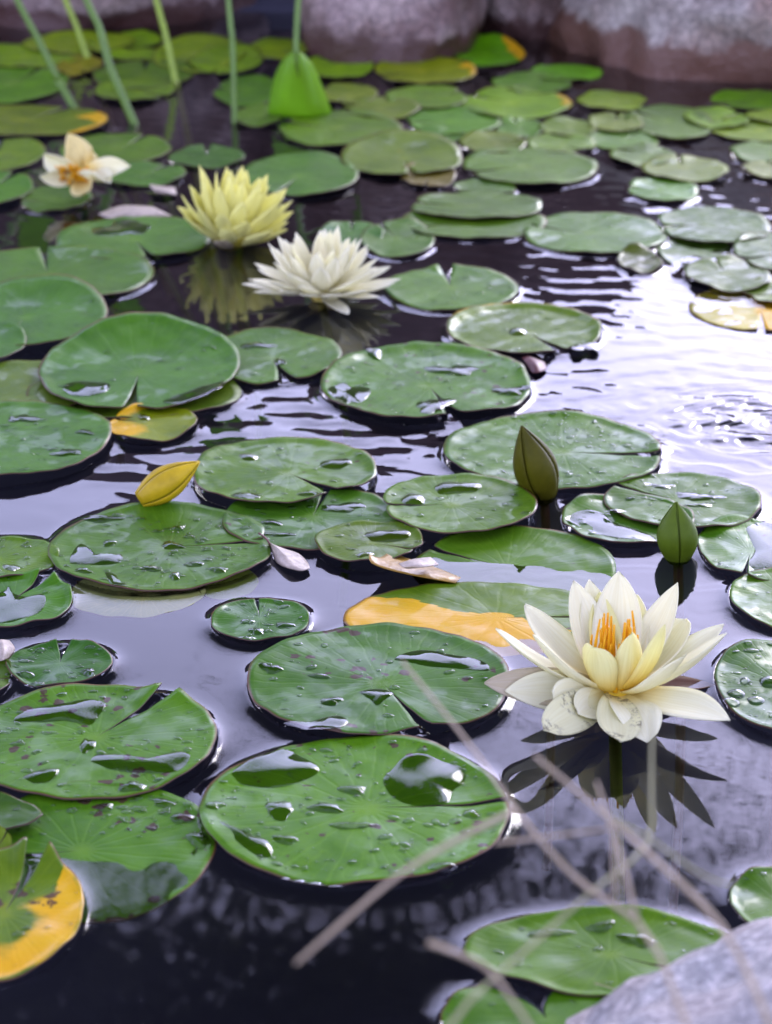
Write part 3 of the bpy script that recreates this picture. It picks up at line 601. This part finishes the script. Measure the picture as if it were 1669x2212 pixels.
for p in PADS:
    if p.sub: continue
    ext = .034
    xs = p.rimxy[:, 0] + p.cx; ys = p.rimxy[:, 1] + p.cy
    i0, i1 = np.searchsorted(wx_, [xs.min() - ext, xs.max() + ext]); j0, j1 = np.searchsorted(wy_, [ys.min() - ext, ys.max() + ext])
    if i1 - i0 < 2 or j1 - j0 < 2: continue
    X, Y = WX[i0:i1, j0:j1] - p.cx, WY[i0:i1, j0:j1] - p.cy
    rho, t, inn = pad_inv(p, X, Y)
    rl = np.hypot(X + p.ox * p.sx, Y + p.oy * p.sy)
    d = (rho - 1) * rl / np.maximum(rho, .05)
    d = np.where(inn & (rho < 1.02), np.maximum(d, .004), d)
    h0 = H0 * (1.0 if p.layer <= 1 else .35)
    calm_and_meniscus(slice(i0, i1), slice(j0, j1), d, h0)
WZ = WZ * (1 - .75 * men / H0) + men
WZ = WZ * (1 - inside) - .006 * inside
V = np.stack([WX, WY, WZ], -1).reshape(-1, 3).astype(np.float32); nx, ny = WX.shape
ii = (np.arange(nx - 1)[:, None] * ny + np.arange(ny - 1)[None, :]).ravel()
Q = np.stack([ii, ii + ny, ii + ny + 1, ii + 1], -1).astype(np.int32)
me = bpy.data.meshes.new('pond_water'); me.vertices.add(len(V)); me.vertices.foreach_set('co', V.ravel())
me.loops.add(Q.size); me.loops.foreach_set('vertex_index', Q.ravel()); me.polygons.add(len(Q))
me.polygons.foreach_set('loop_start', np.arange(0, Q.size, 4, dtype=np.int32)); me.polygons.foreach_set('loop_total', np.full(len(Q), 4, np.int32))
me.polygons.foreach_set('use_smooth', np.ones(len(Q), bool)); me.update(calc_edges=True); me.validate()
def mat_water():
    m = NT('pond_water')
    fr = m.n('ShaderNodeFresnel', IOR=1.33); g = m.n('ShaderNodeBsdfGlossy', Roughness=.015, Color=(1, 1, 1))
    t = m.n('ShaderNodeBsdfTransparent', Color=(.88, .88, .84)); m.surf(m.n('ShaderNodeMixShader', _0=fr, _1=t, _2=g)); return m.m
me.materials.append(mat_water())
wo = bpy.data.objects.new('pond_water', me); COL.objects.link(wo); tag(wo, kind='structure')

# ------------------------------------------------------------------ boulders
def boulder(label, loc, r, mat, seed, facet=.5, sub=5, rot=0., group=None, name='boulder'):
    import bmesh
    bm = bmesh.new(); bmesh.ops.create_icosphere(bm, subdivisions=sub, radius=1.0)
    R = random.Random(seed); off = Vector((R.uniform(-50, 50), R.uniform(-50, 50), R.uniform(-50, 50)))
    planes = []
    for k in range(12):
        v = Vector((R.gauss(0, 1), R.gauss(0, 1), R.gauss(0, 1))).normalized(); planes.append((v, R.uniform(.66, .95)))
    for v in bm.verts:
        q = v.co.normalized(); s = 1.0
        for n, d in planes:
            c_ = q.dot(n)
            if c_ > 1e-3: s = min(s, d / c_)
        s = s * facet + (1 - facet)
        s *= 1 + .10 * mnoise.noise(q * 1.6 + off) + .07 * mnoise.noise(q * 4.2 + off) + .035 * mnoise.noise(q * 11 + off) + .008 * mnoise.noise(q * 28 + off)
        v.co = q * s
    Mx = Matrix.Rotation(rot, 4, 'Z') @ Matrix.Diagonal((r[0], r[1], r[2], 1)); bmesh.ops.transform(bm, matrix=Mx, verts=bm.verts)
    me = bpy.data.meshes.new(name); bm.to_mesh(me); bm.free(); me.materials.append(mat)
    me.polygons.foreach_set('use_smooth', np.ones(len(me.polygons), bool))
    o = bpy.data.objects.new(name, me); COL.objects.link(o); o.location = loc
    return tag(o, label, 'boulder', group)
boulder('long low purple boulder behind the reed stems', (-.52, 4.40, .05), (.33, .34, .30), M_ROCKP, 3)
boulder('dark purple boulder at the pond edge beside the outermost reed stem', (-1.05, 4.25, .05), (.28, .3, .26), M_ROCKP, 9)
boulder('rounded purple boulder with pale top standing behind the yellow-green pads', (.006, 3.95, .06), (.170, .22, .26), M_ROCKP, 14, facet=.6)
boulder('smaller purple boulder wedged between rounded boulder and big grey boulder', (.255, 4.16, .10), (.13, .2, .2), M_ROCKP, 22)
boulder('big grey boulder with wet rust-brown foot at the water', (.66, 3.92, .02), (.43, .36, .30), M_ROCKG, 31, facet=.7)
boulder('grey boulder on the bank beside the big grey boulder', (1.35, 4.2, .02), (.34, .3, .2), M_ROCKG, 37)
boulder('tall dark boulder on the bank behind the long low boulder', (-.60, 4.95, .34), (.50, .36, .78), M_ROCKD, 41)
boulder('tall dark boulder on the bank behind the rounded boulder', (.05, 4.86, .30), (.36, .34, .74), M_ROCKD, 47)
boulder('tall dark boulder on the bank behind the big grey boulder', (.36, 4.80, .25), (.24, .3, .56), M_ROCKD, 44)
boulder('tall dark boulder on the bank beside the outermost reeds', (-1.45, 4.9, .3), (.5, .36, .72), M_ROCKD, 43)
boulder('speckled pale grey granite rock at the near bank', (.245, .90, -.018), (.225, .18, .135), M_ROCKF, 52, facet=.35, name='granite_rock')

# ------------------------------------------------------------------ tree on the far bank whose crown hangs over the pond (out of frame, inferred from dark near water, shaped to darken its reflection)
def overhanging_tree():
    root = empty('overhanging_tree', (-3.6, 7.6, .1)); tag(root, 'leafy tree on the far bank, mirrored darkly in the near water', 'tree')
    O = np.array([-3.6, 7.6, .1]); Rt = np.random.default_rng(77)
    m_bark = mat_simple('bark', (.07, .05, .04), .9, .4, 12, bump=.8, bscale=40)
    m_fol = mat_simple('tree_foliage', (.15, .17, .09), .5, .3, 8, trans=.45)
    V, F = tube(smooth_line([[0, 0, -.2], [.1, -.05, 1.2], [.25, -.1, 2.6], [.8, -.3, 4.0], [1.8, -.6, 5.0]], 18), np.linspace(.22, .10, 18), 12); mesh('trunk', V, F, m_bark, parent=root)
    for pts in ([[.5, -.2, 3.3], [1.8, -.6, 4.0], [3.4, -1.0, 4.5], [5.6, -1.3, 4.9]], [[.8, -.3, 4.0], [2.2, -1.2, 4.8], [3.8, -1.9, 5.1], [5.0, -2.2, 5.3]], [[1.2, -.4, 4.4], [2.4, .2, 5.4], [4.2, .3, 6.2]], [[.3, -.1, 2.9], [-.8, -.4, 4.0], [-1.4, -.9, 5.0]]):
        V, F = tube(smooth_line(pts, 12), np.linspace(.08, .02, 12), 8); mesh('limb', V, F, m_bark, parent=root)
    n = 200000; u = Rt.normal(size=(n, 3)); u /= np.linalg.norm(u, axis=1)[:, None]; q = Rt.uniform(0, 1, n) ** (1 / 2.2)
    C = u * q[:, None] * np.array([5.0, 2.4, 2.3]) + np.array([3.9, -.9, 5.60])
    low = sstep(3.2, 4.8, C[:, 2]); keep = Rt.uniform(0, 1, n) < .55 * sstep(3.15, 3.9, C[:, 2]); C = C[keep]; low = low[keep]
    nt_ = 120000; T = np.stack([Rt.uniform(.6, 7.2, nt_), Rt.uniform(-2.3, .6, nt_), 2.95 + 1.5 * Rt.uniform(0, 1, nt_) ** .6], -1)   # tiny leaves added below the crown to soften the mirrored dark edge
    C = np.concatenate([C, T]); low = np.concatenate([low, np.zeros(nt_)]); n = len(C)
    a = Rt.normal(size=(n, 3)); a /= np.linalg.norm(a, axis=1)[:, None]; b = np.cross(a, Rt.normal(size=(n, 3))); b /= np.linalg.norm(b, axis=1)[:, None]
    sz = (Rt.uniform(.9, 1.4, n) * (.0105 + .055 * low ** 1.4))[:, None]
    V = np.stack([C - a * sz, C + b * sz * .55, C + a * sz, C - b * sz * .55], 1).reshape(-1, 3); F = np.arange(4 * n).reshape(-1, 4)
    tag(mesh('crown', V, F, m_fol, parent=root, smooth=False), kind='stuff')
overhanging_tree()

# ------------------------------------------------------------------ flowers
def petal_grid(vec, L, W, nrm, bow=.12, cup=.35, droop=0., tipw=.5, m=22, n=9, twist=0., fold=0., seed=0):
    """sheet from the origin along vec; nrm = upper side; bow sags the middle away from nrm"""
    d = vec / np.linalg.norm(vec); nr = nrm - (nrm @ d) * d; nr /= np.linalg.norm(nr); sd = np.cross(d, nr)
    s = np.linspace(0, 1, m); t = np.linspace(-1, 1, n); R = np.random.default_rng(seed); a, b = R.uniform(0, 6.28, 2)
    wpf = (s + .06) ** .6 * ((1 - s ** 1.9) ** .85 if tipw >= .45 else (1 - s ** 3.0) ** .55); wpf = wpf / wpf.max()
    wpf = np.maximum(wpf, .02); P = np.zeros((m, n, 3))
    for i in range(m):
        w = W / 2 * wpf[i]; ang = twist * s[i]
        s2 = sd * math.cos(ang) + nr * math.sin(ang); n2 = nr * math.cos(ang) - sd * math.sin(ang)
        c = d * L * s[i] - nr * bow * L * 4 * s[i] * (1 - s[i]) * (1 - .3 * s[i]) - nr * droop * L * max(0, s[i] - .6) ** 2 * 4
        for j in range(n):
            edge = .03 * W * math.sin(s[i] * 7 + a + t[j]) * abs(t[j]) + fold * w * max(0, t[j]) ** 2
            P[i, j] = c + s2 * w * t[j] * (1 - .12 * cup * t[j] ** 2) + n2 * (cup * w * t[j] ** 2 + edge)
    return P
def add_petal(parent, base, vec, W, mat, up=None, name='petal', label=None, th=.0007, **kw):
    L = float(np.linalg.norm(vec)); up = np.array([0, 0, 1.0]) if up is None else up
    V, F, uv, mi = shell(petal_grid(np.asarray(vec, float), L, W, up, **kw), th)
    o = mesh(name, V + np.asarray(base), F, mat, parent=parent, uv=uv)
    if label: o['label'] = label
    return o
def add_stem(parent, top, bottom, r=.0035, mat=None, bend=.02):
    mid = (np.asarray(top) + np.asarray(bottom)) / 2 + np.array([bend, 0, 0])
    V, F = tube(smooth_line([top, mid, bottom], 10), r); return mesh('stem', V, F, mat or M_STEM, parent=parent)

# --- the open cream flower
BASE = at(1329, 1490, .016); root = empty('water_lily_flower', (BASE[0], BASE[1], 0))
tag(root, 'wide open cream water lily with golden stamens beside brown-specked pad', 'water lily')
k = ((BASE - EYE) @ FWD) / FPX; B0 = np.array([0, 0, BASE[2]])
def ftip(cx, cy, L, sgn):      # tip offset seen in the zoomed photo, L in mm -> 3-D vector of that length
    rv = ray(834.5 + .5 * cx, 1068 + .5 * cy); oc = EYE - BASE; L = L / 1000
    A_, B_, C_ = rv @ rv, 2 * rv @ oc, oc @ oc - L * L; D_ = B_ * B_ - 4 * A_ * C_
    t_ = (-B_ + sgn * math.sqrt(max(D_, 0))) / (2 * A_); return EYE + rv * t_ - BASE
# (x, y, length, side, width, material, bow, cup, extra)
PET = [
 (820, 378, 86, 1, 30, M_WHITE, .10, .45, {}), (884, 374, 88, 1, 28, M_WHITE, .10, .4, {}), (1008, 342, 90, 1, 36, M_WHITE, .10, .40, {}),
 (1082, 440, 80, 1, 31, M_WHITE, .10, .45, {}), (1252, 388, 90, 1, 27, M_WHITE, .12, .5, {}), (1288, 542, 78, 1, 30, M_WHITE, .12, .4, {'tipw': .35}),
 (1448, 564, 92, 1, 26, M_WHITE, .10, .4, {}), (1456, 596, 92, -1, 26, M_WHITE, .12, .5, {}), (1285, 690, 76, -1, 22, M_WHITE, .12, .5, {}),
 (612, 482, 88, 1, 33, M_WHITE, .10, .35, {}), (490, 582, 94, -1, 25, M_WHITE, .10, .35, {}), (650, 606, 78, -1, 23, M_WHITE, .12, .55, {}),
 (835, 470, 78, 1, 26, M_INNER, .10, .5, {}), (925, 430, 76, 1, 24, M_INNER, .10, .5, {}), (1110, 500, 74, 1, 24, M_INNER, .12, .5, {}),
 (1466, 940, 88, -1, 32, M_WHITE, .02, .15, {'droop': .10}), (1128, 1000, 66, -1, 32, M_WHITE, .00, .22, {'tipw': .25, 'droop': .25}),
 (1010, 1060, 82, -1, 30, M_STAIN, -.02, .2, {'tipw': .3}), (695, 1015, 86, -1, 29, M_STAIN, -.02, .2, {'tipw': .35}),
 (842, 945, 52, -1, 27, M_WHITE, .04, .3, {'tipw': .3}), (732, 895, 62, -1, 30, M_WHITE, .05, .25, {'tipw': .35}),
 (442, 812, 94, -1, 28, M_DULL, .03, .2, {}), (530, 848, 80, -1, 29, M_WHITE, .03, .25, {}),
 (906, 652, 46, -1, 31, M_INNER, .22, .55, {'tipw': .28}), (1056, 592, 52, -1, 24, M_INNER, .20, .6, {}),
 (1195, 560, 72, -1, 22, M_INNER, .14, .5, {}), (1180, 470, 80, 1, 22, M_INNER, .12, .5, {}),
]
for i, (cx, cy, L, sg, W, mt, bow, cup, ex) in enumerate(PET):
    v = ftip(cx, cy, L, sg); h = np.hypot(v[0], v[1]); st = np.array([v[0], v[1], 0]) / (h + 1e-6) * .006
    if v[2] + BASE[2] < .0025: v[2] = .0025 - BASE[2] + (i % 3) * .0008
    add_petal(root, B0 + st, v - st * .6, W / 1000, mt, up=np.array([0, -.75, .66]) if (cy > 780 and cx < 1000) else (np.array([.1, -.35, .9]) if cy > 780 else None), bow=bow, cup=cup, seed=i, label=('stained petal with black specks' if mt is M_STAIN else None), **ex)
add_petal(root, B0 + np.array([.004, .004, -.006]), ftip(1405, 800, 84, 1), .026, M_DEAD, bow=.02, cup=.5, seed=77, name='withered_petal', label='brown withered petal')
R = np.random.default_rng(11)
for i in range(46):
    a = R.uniform(0, 6.28); q = math.sqrt(R.uniform(.1, 1)); r0 = .0125 * q
    b = B0 + np.array([math.cos(a) * r0, math.sin(a) * r0, .004]); hgt = R.uniform(.034, .052) * (.84 + .16 * q)
    lean = np.array([math.cos(a), math.sin(a), 0]) * .006 * R.uniform(-.3, 1.0)
    pts = smooth_line([b, b + lean * 1.1 + [0, 0, hgt * .5], b + lean * .6 + [R.normal(0, .001), R.normal(0, .001), hgt]], 8)
    V, F = tube(pts, np.linspace(.0019, .0007, 8), 6); mesh('stamen', V, F, M_STAM, parent=root)
V, F = tube(smooth_line([[0, 0, .004], [0, 0, .012], [0, 0, .019], [0, 0, .024]], 9), [.004, .007, .010, .012, .0125, .0125, .012, .010, .004], 14); mesh('receptacle', V, F, M_INNER, parent=root)
add_stem(root, [0, 0, .010], [.01, -.02, -.36], .0045, M_STEMY, bend=.004)

# --- whorled flowers further back
def whorl_flower(name, label, base, axis, whorls, stem_to, seed, mats, tilt_up=None):
    root = empty(name, (base[0], base[1], 0)); tag(root, label, 'water lily'); R = np.random.default_rng(seed)
    ax = np.array(axis, float); ax /= np.linalg.norm(ax); u = np.cross(ax, [0, 1.0, .1]); u /= np.linalg.norm(u); v = np.cross(ax, u)
    b0 = np.array([0, 0, base[2]])
    for wi, (n, el, L, W, bow, cup) in enumerate(whorls):
        for i in range(n):
            a = 2 * math.pi * (i + .5 * (wi % 2)) / n + R.normal(0, .08); e = rad(el + R.normal(0, 5)); l = L * R.uniform(.9, 1.06)
            h = u * math.cos(a) + v * math.sin(a); vec = (h * math.cos(e) + ax * math.sin(e)) * l
            if vec[2] + base[2] < .004: vec[2] = .004 - base[2]
            add_petal(root, b0 + h * .006, vec, W * R.uniform(.9, 1.1), mats[min(wi, len(mats) - 1)], up=ax - .2 * h, bow=bow, cup=cup, m=11, n=7, seed=seed * 50 + wi * 20 + i)
    for i in range(22):
        a = R.uniform(0, 6.28); h = (u * math.cos(a) + v * math.sin(a)) * .010 * math.sqrt(R.uniform(.1, 1))
        V, F = tube([b0 + h, b0 + h + ax * .02, b0 + h * 1.1 + ax * .036], [.0015, .0013, .0006], 5); mesh('stamen', V, F, M_STAM, parent=root)
    V, F = tube(smooth_line([b0 - ax * .012, b0 - ax * .004, b0 + ax * .004], 7), [.003, .009, .012, .013, .012, .008, .003], 12); mesh('receptacle', V, F, mats[-1], parent=root)
    add_stem(root, b0 - ax * .008, stem_to, .0045); return root
bw = at(694, 636, .006); bw[2] = .010
whorl_flower('water_lily_flower', 'many-petalled white water lily with spiky petals, mirrored in dark water', bw, (.03, -.06, 1),
             [(13, 9, .081, .022, .04, .25), (13, 20, .080, .023, .08, .35), (12, 36, .074, .022, .10, .4), (11, 52, .068, .020, .10, .45), (9, 70, .062, .018, .08, .5)], [.02, 0, -.36], 5, [M_PURE, M_PURE, M_PURE, M_PURE, M_WHITE])
by = at(497, 518, .006); by[2] = .005
fy = whorl_flower('water_lily_flower', 'tall cup-shaped yellow water lily behind the white one', by, (.26, -.10, 1),
             [(9, 26, .070, .028, .12, .45), (12, 42, .080, .027, .12, .45), (12, 58, .086, .025, .10, .45), (10, 72, .084, .023, .08, .5), (7, 83, .078, .019, .05, .5)], [.02, 0, -.36], 8, [M_YEL, M_YEL, M_YEL, M_YEL])
for a, L, e, mt in ((200, .066, 42, M_YEL2), (262, .050, 22, M_DULL), (300, .060, 25, M_YEL2)):
    d = np.array([math.cos(rad(a)) * math.cos(rad(e)), math.sin(rad(a)) * math.cos(rad(e)), math.sin(rad(e))])
    add_petal(fy, np.array([0, 0, by[2] - .006]), d * L, .03, mt, bow=.14, cup=.4, name='sepal')
# --- faded flower
bf = at(178, 432, 0); root = empty('water_lily_flower', (bf[0], bf[1], 0)); tag(root, 'drooping faded water lily with exposed orange centre, resting on a pad', 'water lily')
kf = ((bf - EYE) @ FWD) / FPX; bz = .032; bpx = (182, 402)
for i, (cx, cy, L, sg, W, mt) in enumerate([(150, 306, 62, 1, 34, M_FADE), (172, 330, 62, 1, 44, M_FADE), (98, 356, 56, 1, 26, M_WHITE), (286, 384, 70, -1, 36, M_WHITE), (212, 446, 58, -1, 40, M_FADE), (246, 420, 58, -1, 34, M_WHITE), (100, 412, 58, -1, 24, M_WHITE), (222, 360, 54, 1, 42, M_FADE), (134, 374, 50, 1, 34, M_FADE)]):
    dx, du = (cx - bpx[0]) * kf, (bpx[1] - cy) * kf; L = max(L / 1000, math.hypot(dx, du) * 1.02); wv = math.sqrt(max(1e-8, L * L - dx * dx - du * du))
    v = RIGHT * dx + UP * du + FWD * wv * sg
    if v[2] + bz < .008: v[2] = .008 - bz
    add_petal(root, np.array([0, 0, bz]), v, W / 1000, mt, up=np.array([0, -.7, .7]), bow=.14, cup=.55, m=11, n=7, seed=300 + i, tipw=.35 if i % 3 else .6, twist=(-.7, .5, .9, -.4)[i % 4], fold=(.5, 0, .8)[i % 3], droop=(.0, .2)[i % 2])
for i in range(40):
    a = R.uniform(0, 6.28); r0 = .020 * math.sqrt(R.uniform(0, 1)); b = np.array([-.006 + math.cos(a) * r0 * 1.2, -.006, bz + math.sin(a) * r0 * .6])
    V, F = tube([b, b + [R.normal(0, .003), -.012, .004], b + [R.normal(0, .005), -.020, .010]], [.0022, .0018, .0008], 5); mesh('stamen', V, F, M_STAM, parent=root)
add_stem(root, [0, .004, bz], [.03, .02, -.36], .005, M_STEM)

# ------------------------------------------------------------------ buds
def bud(label, foot, vec, r, mat, core, seed, stem=True):
    """closed bud: four sepals round a pointed core, foot at the water"""
    root = empty('water_lily_bud', (foot[0], foot[1], 0)); tag(root, label, 'flower bud'); vec = np.asarray(vec, float); L = np.linalg.norm(vec); d = vec / L
    a = np.cross(d, [0, 1.0, .2]); a /= np.linalg.norm(a); b = np.cross(d, a); b0 = np.array([0, 0, foot[2]])
    prof = lambda s: r * (np.sin(math.pi * np.clip(s * .80 + .20, 0, 1)) ** .85) * (.75 + .5 * (1 - s) * s * 2) * (1.12 if s < 1 else 1)
    s = np.linspace(0, 1, 16)
    V, F = tube(np.array([b0 + vec * q for q in s]), [max(.0003, prof(q) * .93) for q in s], 16); mesh('closed_petals', V, F, core, parent=root)
    for k4 in range(4):
        P = np.zeros((16, 9, 3)); c0 = seed + k4 * math.pi / 2
        for i, q in enumerate(s):
            half = .74 * (1 if q < .55 else 1 - .35 * ((q - .55) / .45) ** 2)
            for j, t in enumerate(np.linspace(-1, 1, 9)):
                g = c0 + t * half; rr = max(.0003, prof(q)) * (1 + .05 * (1 - t * t)) + .0003
                P[i, j] = b0 + vec * q * 1.01 + rr * (a * math.cos(g) + b * math.sin(g))
        V, F, uv, mi = shell(P, .0008); mesh('sepal', V, F, mat, parent=root, uv=uv)
    if stem: add_stem(root, b0 + d * .004, [.01, .0, -.36], .004, M_RED, bend=.005)
    return root
def bud_vec(foot, px, py, y_off):   # tip on the view ray, a little nearer or farther than the foot
    return aty(px, py, foot[1] + y_off) - foot
f = at(1180, 1078, -.004); bud('olive-brown pointed bud leaning over the rain-beaded pad', f, bud_vec(f, 1128, 922, -.010), .0155, M_BUD, M_BUD, .4)
f = at(1466, 1212, -.003); bud('upright pointed green bud standing in open water beside puddled pad', f, bud_vec(f, 1462, 1086, .0), .0138, M_BUDG, M_BUDG, .8)
f = at(302, 1080, .010); v = aty(430, 998, f[1] + .012) - f; bud('yellow closed bud lying tilted against the brown-spotted-heart pad', f, v, .0118, M_BUDY, M_YEL, 1.1, stem=False)

# ------------------------------------------------------------------ reeds at the back with their leaves above the frame, and the upright leaf
def blade(parent, base, tip, W, up, mat, name='leaf_blade', droop=.1, fold=.25):
    return add_petal(parent, base, np.asarray(tip) - np.asarray(base), W, mat, up=up, bow=-.06, cup=fold, droop=droop, name=name, th=.001, tipw=.6)
REEDS = [([(158, 230), (125, 170), (80, 80), (35, -5)], .0065, 'thick green reed stem, outermost in the group', M_STEM), ([(192, 132), (165, 55), (140, -5)], .0060, 'pale yellow-green reed stem at the small yellow pad', M_STEMY),
         ([(290, 266), (240, 150), (215, 60), (185, -5)], .0068, 'dark green reed stem leaning across the small yellow pad', M_STEM), ([(382, 186), (357, 70), (337, -5)], .0062, 'light green reed stem rising beside the long low boulder', M_STEMY),
         ([(508, 268), (503, 100), (493, -5)], .0052, 'straight dark green reed stem standing alone in dark water', M_STEM)]
R = np.random.default_rng(21)
for pts, r, lab, mt in REEDS:
    b = at(*pts[0]); root = empty('reed_plant', (b[0], b[1], 0)); tag(root, lab, 'reed', 'reeds in front of the boulders')
    W = [aty(px, py, b[1] + .02 * i) - [b[0], b[1], 0] for i, (px, py) in enumerate(pts)]
    d = W[-1] - W[-2]; d /= np.linalg.norm(d); top = W[-1] + d * R.uniform(.22, .34) + np.array([0, .03, 0])
    dn = W[0] - W[1]; line = [W[0] + dn * (.36 / abs(dn[2]))] + W + [top]
    V, F = tube(smooth_line(line, 22), np.linspace(r, r * .7, 22), 8); mesh('stem', V, F, mt, parent=root)
    blade(root, top - d * .004, top + np.array([R.uniform(-.05, .05), R.uniform(-.02, .06), .16]), .085, np.array([0, -1.0, .3]), M_LEAF)
# upright bright leaf, hanging from its stalk with the broad end at the water
b = at(650, 262); root = empty('upright_leaf', (b[0], b[1], 0)); tag(root, 'bright green broad leaf standing folded on the pads, below its thin stalk', 'leaf')
rows = []
for cy, xl, xm, xr in ((112, 632, 640, 649), (122, 618, 641, 662), (140, 605, 643, 676), (165, 594, 646, 688), (195, 587, 650, 700), (222, 582, 653, 710), (242, 580, 655, 716), (254, 592, 656, 708)):
    y = b[1] + .012 * (cy - 112) / 140 - .006
    c_ = [aty(px, cy, y + dy) - [b[0], b[1], 0] for px, dy in ((xl, .028), ((xl * .6 + xm * .4), .008), ((xl * .25 + xm * .75), -.006), (xm, -.002), ((xr * .25 + xm * .75), -.008), ((xr * .6 + xm * .4), .006), (xr, .030))]
    rows.append(c_)
V, F, uv, mi = shell(np.array(rows), .0012); mesh('leaf_blade', V, F, M_LEAF, parent=root, uv=uv)
s0 = rows[0][3]; s1 = aty(645, -5, b[1] + .02) - [b[0], b[1], 0]
V, F = tube(smooth_line([np.array(rows[3][3]) + [0, .003, 0], s0 + np.array([0, .002, 0]), s1, s1 + np.array([.02, .10, .28]), s1 + np.array([.06, .3, .30]), s1 + np.array([.08, .42, .0])], 26), .0042, 8); mesh('stalk', V, F, M_STEM, parent=root)

# ------------------------------------------------------------------ debris on the water
def scrap(name, label, cat, pts_rows, mat, th=.0006, z=.004):
    """small curled dead leaf or petal; rows of (px,py,height)"""
    G = np.array([[at(px, py, h) for px, py, h in row] for row in pts_rows]); G2 = np.array([smooth_line(r_, 9) for r_ in G]); G3 = np.transpose(np.array([smooth_line(c_, 11) for c_ in np.transpose(G2, (1, 0, 2))]), (1, 0, 2))
    c_ = G3.reshape(-1, 3).mean(0); c_[2] = 0
    V, F, uv, mi = shell(G3 - c_, th); o = mesh(name, V, F, mat, uv=uv, loc=c_); return tag(o, label, cat)
o = scrap('dead_leaf', 'pale pinkish dead leaf curled on water at the droplet-covered pad tip', 'dead leaf',
      [[(578, 1168, .010), (581, 1171, .011), (584, 1174, .010)], [(585, 1176, .006), (598, 1184, .010), (615, 1186, .005)], [(590, 1200, .003), (615, 1205, .008), (645, 1196, .004)], [(604, 1220, .002), (632, 1226, .006), (664, 1214, .003)], [(640, 1232, .003), (655, 1233, .004), (670, 1228, .003)]], M_DEADLEAF)
V, F = tube(smooth_line([at(584, 1176, .010) - np.array(o.location), at(574, 1162, .014) - np.array(o.location), at(560, 1152, .012) - np.array(o.location)], 8), [.0008] * 8, 6); mesh('leaf_stalk', V, F, M_RED, parent=o)
scrap('dead_leaf', 'crumpled pale dead leaf lying at the heart-shaped pad', 'dead leaf', [[(-14, 1386, .006), (2, 1382, .012), (20, 1384, .004)], [(-16, 1402, .004), (6, 1400, .012), (32, 1402, .003)], [(-12, 1424, .003), (2, 1428, .008), (22, 1420, .002)]], M_DEADLEAF)
scrap('rotting_leaf_edge', 'curled brown and yellow rotting leaf edge beside small puddled pad', 'leaf', [[(798, 1198, .018), (820, 1205, .012), (842, 1192, .006)], [(806, 1218, .016), (850, 1216, .012), (880, 1206, .004)], [(870, 1238, .013), (905, 1230, .010), (930, 1222, .003)], [(985, 1260, .004), (990, 1254, .005), (996, 1248, .003)]], M_ROT)
scrap('shed_petal', 'wet pale shed petal on the rotting leaf edge', 'petal', [[(862, 1218, .018), (870, 1224, .020), (880, 1228, .018)], [(895, 1208, .020), (905, 1218, .022), (912, 1226, .020)], [(930, 1204, .015), (940, 1212, .016), (948, 1220, .014)]], M_DEADLEAF)
scrap('shed_petal', 'pinkish shed petal on dark water in front of the faded flower', 'petal', [[(212, 462, .004), (225, 468, .005), (240, 472, .004)], [(262, 444, .006), (280, 456, .010), (300, 470, .005)], [(330, 446, .005), (350, 456, .008), (372, 466, .004)]], M_DEADLEAF)
scrap('shed_petal', 'small pinkish shed petal between faded flower and yellow flower', 'petal', [[(322, 398, .006), (330, 408, .009), (336, 416, .006)], [(352, 402, .006), (356, 412, .010), (360, 420, .005)], [(378, 404, .004), (380, 412, .006), (382, 420, .004)]], M_DEADLEAF)
scrap('dead_leaf', 'dark brown leaf scrap on bright water below the olive pad', 'dead leaf', [[(1128, 772, .003), (1140, 768, .004), (1150, 772, .003)], [(1140, 790, .003), (1158, 784, .008), (1176, 782, .003)], [(1150, 806, .002), (1165, 804, .004), (1182, 798, .002)]], M_RED)

# ------------------------------------------------------------------ dry grass leaning in from the near bank, out of focus
def grass(label, lines, d0, root_px):
    o = empty('dry_grass', tuple(atd(*root_px))); o.location.z = 0; tag(o, label, 'dry grass', None); L0 = np.array(o.location)
    for pts, r, mt in lines:
        W = smooth_line([atd(px, py, d * .82) - L0 for px, py, d in pts], 16); V, F = tube(W, np.linspace(r, r * .6, 16) * .60, 6); mesh('grass_stem', V, F, mt, parent=o)
grass('branching dry grass arching over the water behind the granite rock', [
    ([(1700, 2300, .92), (1570, 2017, .98), (1410, 1852, 1.03), (1315, 1767, 1.06), (1155, 1632, 1.08)], .0020, M_DRY),
    ([(1315, 1767, 1.06), (1400, 1810, 1.05), (1520, 1892, 1.04), (1585, 1912, 1.04)], .0012, M_DRYG),
    ([(1070, 1822, 1.08), (1200, 1806, 1.07), (1320, 1790, 1.06)], .0013, M_DRY),
    ([(1375, 1985, 1.0), (1345, 1862, 1.03), (1315, 1767, 1.06), (1290, 1690, 1.08)], .0016, M_DRY),
    ([(1330, 1935, 1.02), (1325, 1792, 1.06)], .0014, M_DRY)], 1.0, (1700, 2300, .92))
grass('long bent dry grass stems crossing the front pad and bottom pads', [
    ([(940, 2330, .94), (985, 2197, .96), (1155, 2037, 1.0), (1285, 1922, 1.04), (1400, 1822, 1.08), (1408, 1700, 1.12), (1410, 1530, 1.16)], .0017, M_DRYG),
    ([(1500, 2260, .95), (1400, 2017, 1.0), (1275, 1922, 1.04), (1205, 1857, 1.06), (1115, 1750, 1.09), (1010, 1602, 1.14), (870, 1430, 1.20)], .0018, M_DRY),
    ([(1115, 1750, 1.09), (960, 1830, 1.06), (835, 1912, 1.03), (640, 2082, .98)], .0022, M_DRY),
    ([(925, 2037, .98), (1000, 2065, .98), (1065, 2105, .98), (1160, 2240, .95)], .0018, M_DRY)], 1.0, (1200, 2330, .94))
